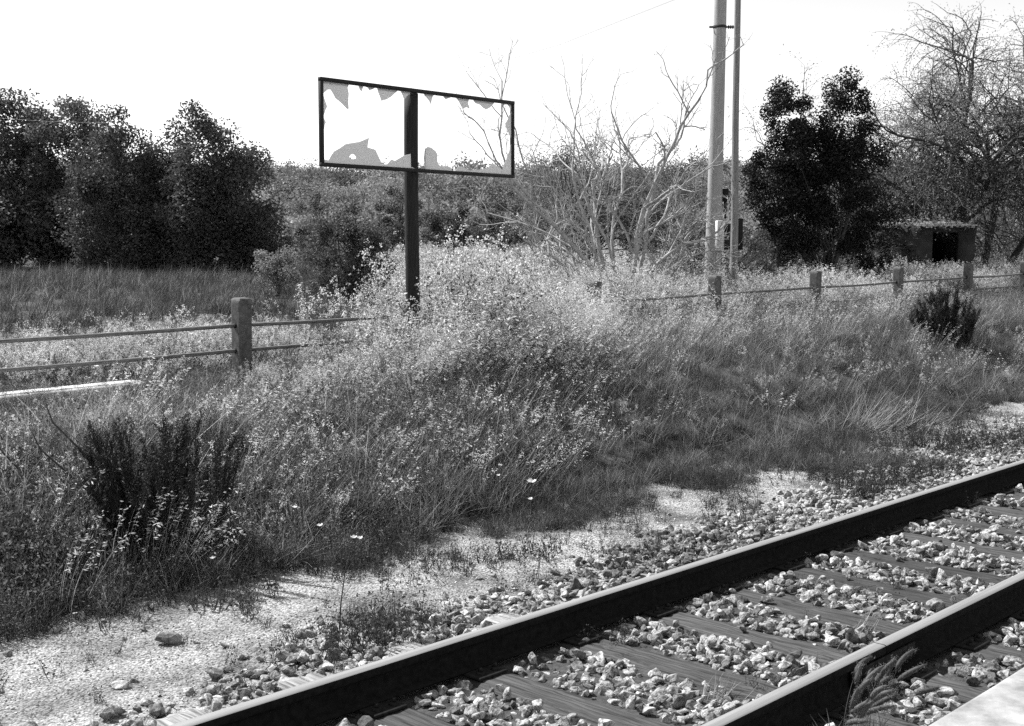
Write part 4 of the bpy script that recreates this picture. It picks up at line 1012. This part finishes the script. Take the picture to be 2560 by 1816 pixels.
b = on_ground(1250, 38); leafy_tree('round_bush', b, [lobe(b, 38, 1180, 1330, 480, 640, 1.0)], 816, 'grey scrubby bush at the left foot of the bare tree', 0.07, 6500, 'scrub', 'bush', 0.04, 0.3)
b = on_ground(1480, 32); leafy_tree('backing_bush', b, [lobe(b, 32, 1300, 1560, 350, 690, 1.4), lobe(b, 32, 1520, 1770, 370, 690, 1.2)], 817, 'wide grey twiggy bush filling in behind the bare tree', 0.045, 46000, 'tree_mid', 'bush', 0.05, 0.4, flat=0.0)
b = on_ground(1700, 26.5); leafy_tree('hedge_bush', b, [lobe(b, 26.5, 1620, 1800, 605, 740, 0.6), lobe(b, 26.5, 1780, 1960, 595, 740, 0.6)], 818, 'low dark hedge bush around the foot of the utility poles', 0.05, 13000, 'tree_mid', 'bush', 0.03, 0.28)
b = on_ground(2060, 29); leafy_tree('hedge_bush', b, [lobe(b, 29, 1900, 2120, 580, 730, 0.7), lobe(b, 29.5, 2080, 2230, 580, 730, 0.7), lobe(b, 31, 2180, 2310, 600, 720, 0.5, 0.8)], 819, 'low dark hedge bush under the evergreen tree', 0.055, 16000, 'tree_dark', 'bush', 0.03, 0.3)
# dark evergreen tree with two peaks
b = on_ground(2045, 29.0)
leafy_tree('evergreen_tree', b, [lobe(b, 29.0, 1885, 2050, 215, 490, 0.7, 1.5), lobe(b, 29.0, 1945, 2120, 300, 520, 0.8, 1.1), lobe(b, 29.0, 1850, 2010, 350, 580, 0.8, 1.2), lobe(b, 29.0, 2030, 2195, 210, 500, 0.65, 1.6), lobe(b, 29.0, 1990, 2280, 350, 650, 1.15, 2.4), lobe(b, 29.0, 1890, 2080, 480, 640, 0.8, 1.0)], 821,
           'dark evergreen tree with two ragged peaks right of the poles', 0.066, 66000, 'tree_dark', trunk_r=0.07, clump=0.33, trunks=2, up_spike=0.18)

def grow(acc, tips, p, d, L_, rad, level, r, P):
    n = 7; pts = [p]; dd_ = d / np.linalg.norm(d)
    for i in range(n - 1):
        dd_ = dd_ + r.normal(0, P['wig'], 3) + np.array([0, 0, P['up'][level]]) ; dd_ /= np.linalg.norm(dd_)
        pts.append(pts[-1] + dd_ * L_ / (n - 1))
    pts = np.array(pts); tube(acc, pts, np.linspace(rad, rad * (0.55 if level < P['levels'] else 0.35), n), 6 if level < 2 else (4 if level < 3 else 3), 1.0, False)
    if level >= P['levels']: tips.append(pts); return
    if level >= P['levels'] - 1: tips.append(pts[3:])
    for k in range(P['kids'][level]):
        j = min(n - 1, int(2 + (n - 2) * (k + r.random()) / P['kids'][level])); ax = r.normal(size=3)
        base_d = pts[j] - pts[j - 1]; base_d /= np.linalg.norm(base_d)
        ax -= ax.dot(base_d) * base_d; ax /= np.linalg.norm(ax); th = r.uniform(*P['ang'])
        nd = base_d * math.cos(th) + ax * math.sin(th)
        grow(acc, tips, pts[j], nd, L_ * r.uniform(*P['len']), rad * r.uniform(0.40, 0.60), level + 1, r, P)

def branchy_tree(name, loc, stems, P, seed, label, leaf, nleaf, mat, bark, high=0):
    root = empty(name, loc); r = np.random.default_rng(seed); acc = Acc(); tips = []; lf = Acc()
    for (p, d, L_, rad) in stems: grow(acc, tips, np.array(p, float), np.array(d, float), L_, rad, 0, r, P)
    T = np.concatenate(tips); k = r.integers(0, len(T), nleaf)
    leaves(lf, T[k] + r.normal(0, leaf * 1.1, (nleaf, 3)), r.uniform(0.6, 1.3, nleaf) * leaf, r.uniform(0.6, 1.5, nleaf), 0.5, None, r)
    if high:
        T2 = T[T[:, 2] > 0.5 * T[:, 2].max()]; k = r.integers(0, len(T2), high)
        leaves(lf, T2[k] + r.normal(0, leaf * 1.8, (high, 3)), r.uniform(0.6, 1.3, high) * leaf, r.uniform(0.6, 1.5, high), 0.5, None, r)
    link('trunk', acc.mesh('trunk', True), M[bark], root); link('crown', lf.mesh('crown'), M[mat], root)
    tag(root, label, 'tree'); return root
# bare spreading tree
b = on_ground(1548, 23); b.z -= 0.1
def dirv(right, upw, back=0.0): return w * right + up * upw + fw_ * back
stems = []
for k, deg in enumerate((-82, -68, -56, -44, -32, -20, -9, 2, 13, 25, 37, 50, 62, 76, -50, 45, -15, 20)):
    an = R(deg); Ls = 1.75 + 1.45 * math.cos(an) ** 3 + 0.25 * math.sin(k * 2.3); Ls *= 0.76 if deg < -25 else (0.86 if deg > 30 else 1.0)
    stems.append((w * (0.22 * math.sin(an)), dirv(math.sin(an), max(0.30, math.cos(an)), (0.5 if k % 2 else -0.35) * (0.4 + 0.6 * ((k * 7) % 5) / 5)), Ls, 0.034 + 0.022 * ((k * 3) % 4) / 3))
PB = dict(levels=4, kids=[5, 4, 4, 3], ang=(0.35, 1.0), len=(0.36, 0.60), up=[0.02, 0.05, 0.06, 0.05, 0.05], wig=0.15)
branchy_tree('bare_tree', b, stems, PB, 835, 'almost leafless spreading tree with pale bent branches between sign and poles', 0.022, 2600, 'twig_leaf', 'bark_pale')
# big arching tree at the right edge
b = on_ground(2440, 35); b.z -= 0.1
stems = [(w * -0.1, dirv(-0.12, 1.0), 3.84, 0.144), (w * 0.15, dirv(0.22, 1.0, 0.1), 3.97, 0.132), (w * 0.0, dirv(-0.55, 0.9, -0.2), 3.84, 0.096), (w * -0.2, dirv(-0.9, 0.85, 0.1), 3.71, 0.084), (w * 0.5, dirv(0.5, 1.0, 0.3), 3.58, 0.108)]
PW = dict(levels=4, kids=[8, 7, 6, 5], ang=(0.5, 1.2), len=(0.5, 0.75), up=[0.03, -0.01, -0.06, -0.09, -0.09], wig=0.12)
branchy_tree('arching_tree', b, stems, PW, 841, 'large tree with arching fine branches and thin leaves at the right edge', 0.055, 34000, 'scrub_pale', 'bark_dark', 30000)  # sunlight glow in the crown is put into the pale leaf colour

# ------------------------------------------------------------------ shed under the right-hand trees
ZS = 32.5
sb = on_ground(2330, ZS); shed = empty('shed', sb, HEAD - R(90) + R(6)); tag(shed, 'small low shed with a corrugated roof and dark doorway under the right-hand trees', 'shed')
ztop = at(2330, 570, ZS).z - sb.z; sw = 2.25
def part(nm, c, s, mat, par=shed):
    a = Acc(); box(a, c, s); return link(nm, a.mesh(nm), mat, par)
dx0, dx1 = -0.05, 0.68
part('wall', ((-sw/2 + dx0) / 2, 0, ztop / 2), (dx0 + sw/2, 0.14, ztop), M['wall']); part('wall', ((dx1 + sw/2) / 2, 0, ztop / 2), (sw/2 - dx1, 0.14, ztop), M['wall'])
part('lintel', ((dx0 + dx1) / 2, 0, ztop - 0.06), (dx1 - dx0 - 0.002, 0.136, 0.118), M['wall'])
part('wall', (-sw/2 + 0.07, 1.12, ztop / 2), (0.14, 2.1, ztop), M['wall']); part('wall', (sw/2 - 0.07, 1.12, ztop / 2), (0.14, 2.1, ztop), M['wall']); part('wall', (0, 2.25, ztop / 2), (sw, 0.14, ztop), M['wall'])
nx = 90; xx = np.linspace(-sw/2 - 0.15, sw/2 + 0.15, nx); zc = 0.022 * np.cos(xx * 2 * math.pi / 0.15); a = Acc()
V = np.concatenate([np.stack([xx, np.full(nx, yy), zc + ztop + 0.03 + (yy + 0.25) * 0.10 + zz_], -1) for zz_ in (0.0, 0.008) for yy in (-0.25, 2.45)])
i = np.arange(nx - 1); Q = np.concatenate([np.stack([i, i + nx, i + nx + 1, i + 1], -1), np.stack([i + 2*nx, i + 2*nx + 1, i + 3*nx + 1, i + 3*nx], -1), np.stack([i, i + 1, i + 2*nx + 1, i + 2*nx], -1)])
a.add(V, Q); link('corrugated_roof', a.mesh('corrugated_roof'), M['roof'], shed)

# ------------------------------------------------------------------ scrub on the hill behind
def bush_proto(seed, leaf):
    r = np.random.default_rng(seed); acc = Acc(); nc = 34
    d = r.normal(size=(nc, 3)); d[:, 2] = np.abs(d[:, 2]); d /= np.linalg.norm(d, axis=1)[:, None]
    C = d * r.uniform(0.4, 1.0, (nc, 1)) * np.array([1, 1, 0.95]); n = 2200; k = r.integers(0, nc, n)
    L_ = C[k] + r.normal(0, 0.16, (n, 3)); L_[:, 2] = np.maximum(L_[:, 2], 0)
    leaves(acc, L_, r.uniform(0.6, 1.3, n) * leaf, r.uniform(0.8, 1.2, nc)[k] * r.uniform(0.7, 1.3, n), 0.6, None, r); return acc.mesh('scrub_bush')
scrub_c = proto_collection('scrub_prototype', [(bush_proto(900 + i, 0.085), M['scrub'] if i % 3 else M['scrub_pale']) for i in range(6)])  # raised leaf tones carry the haze of distance in their colour
n = 900; ang = rng.uniform(R(-32), R(32), n); rr = np.sqrt(rng.uniform(52 ** 2, 175 ** 2, n))
x = rr * (U[0] * np.cos(ang) + RT[0] * np.sin(ang)); y = rr * (U[1] * np.cos(ang) + RT[1] * np.sin(ang))
s = rng.uniform(1.3, 3.2, n)
scatter('hillside_scrub', np.stack([x, y, gz(x, y) - 0.2], -1), np.stack([0 * x, 0 * x, rng.uniform(0, 6.28, n)], -1), np.stack([s, s, s * rng.uniform(0.6, 1.1, n)], -1), rng.integers(0, 6, n), scrub_c, 'mass of grey scrub covering the far hillside')
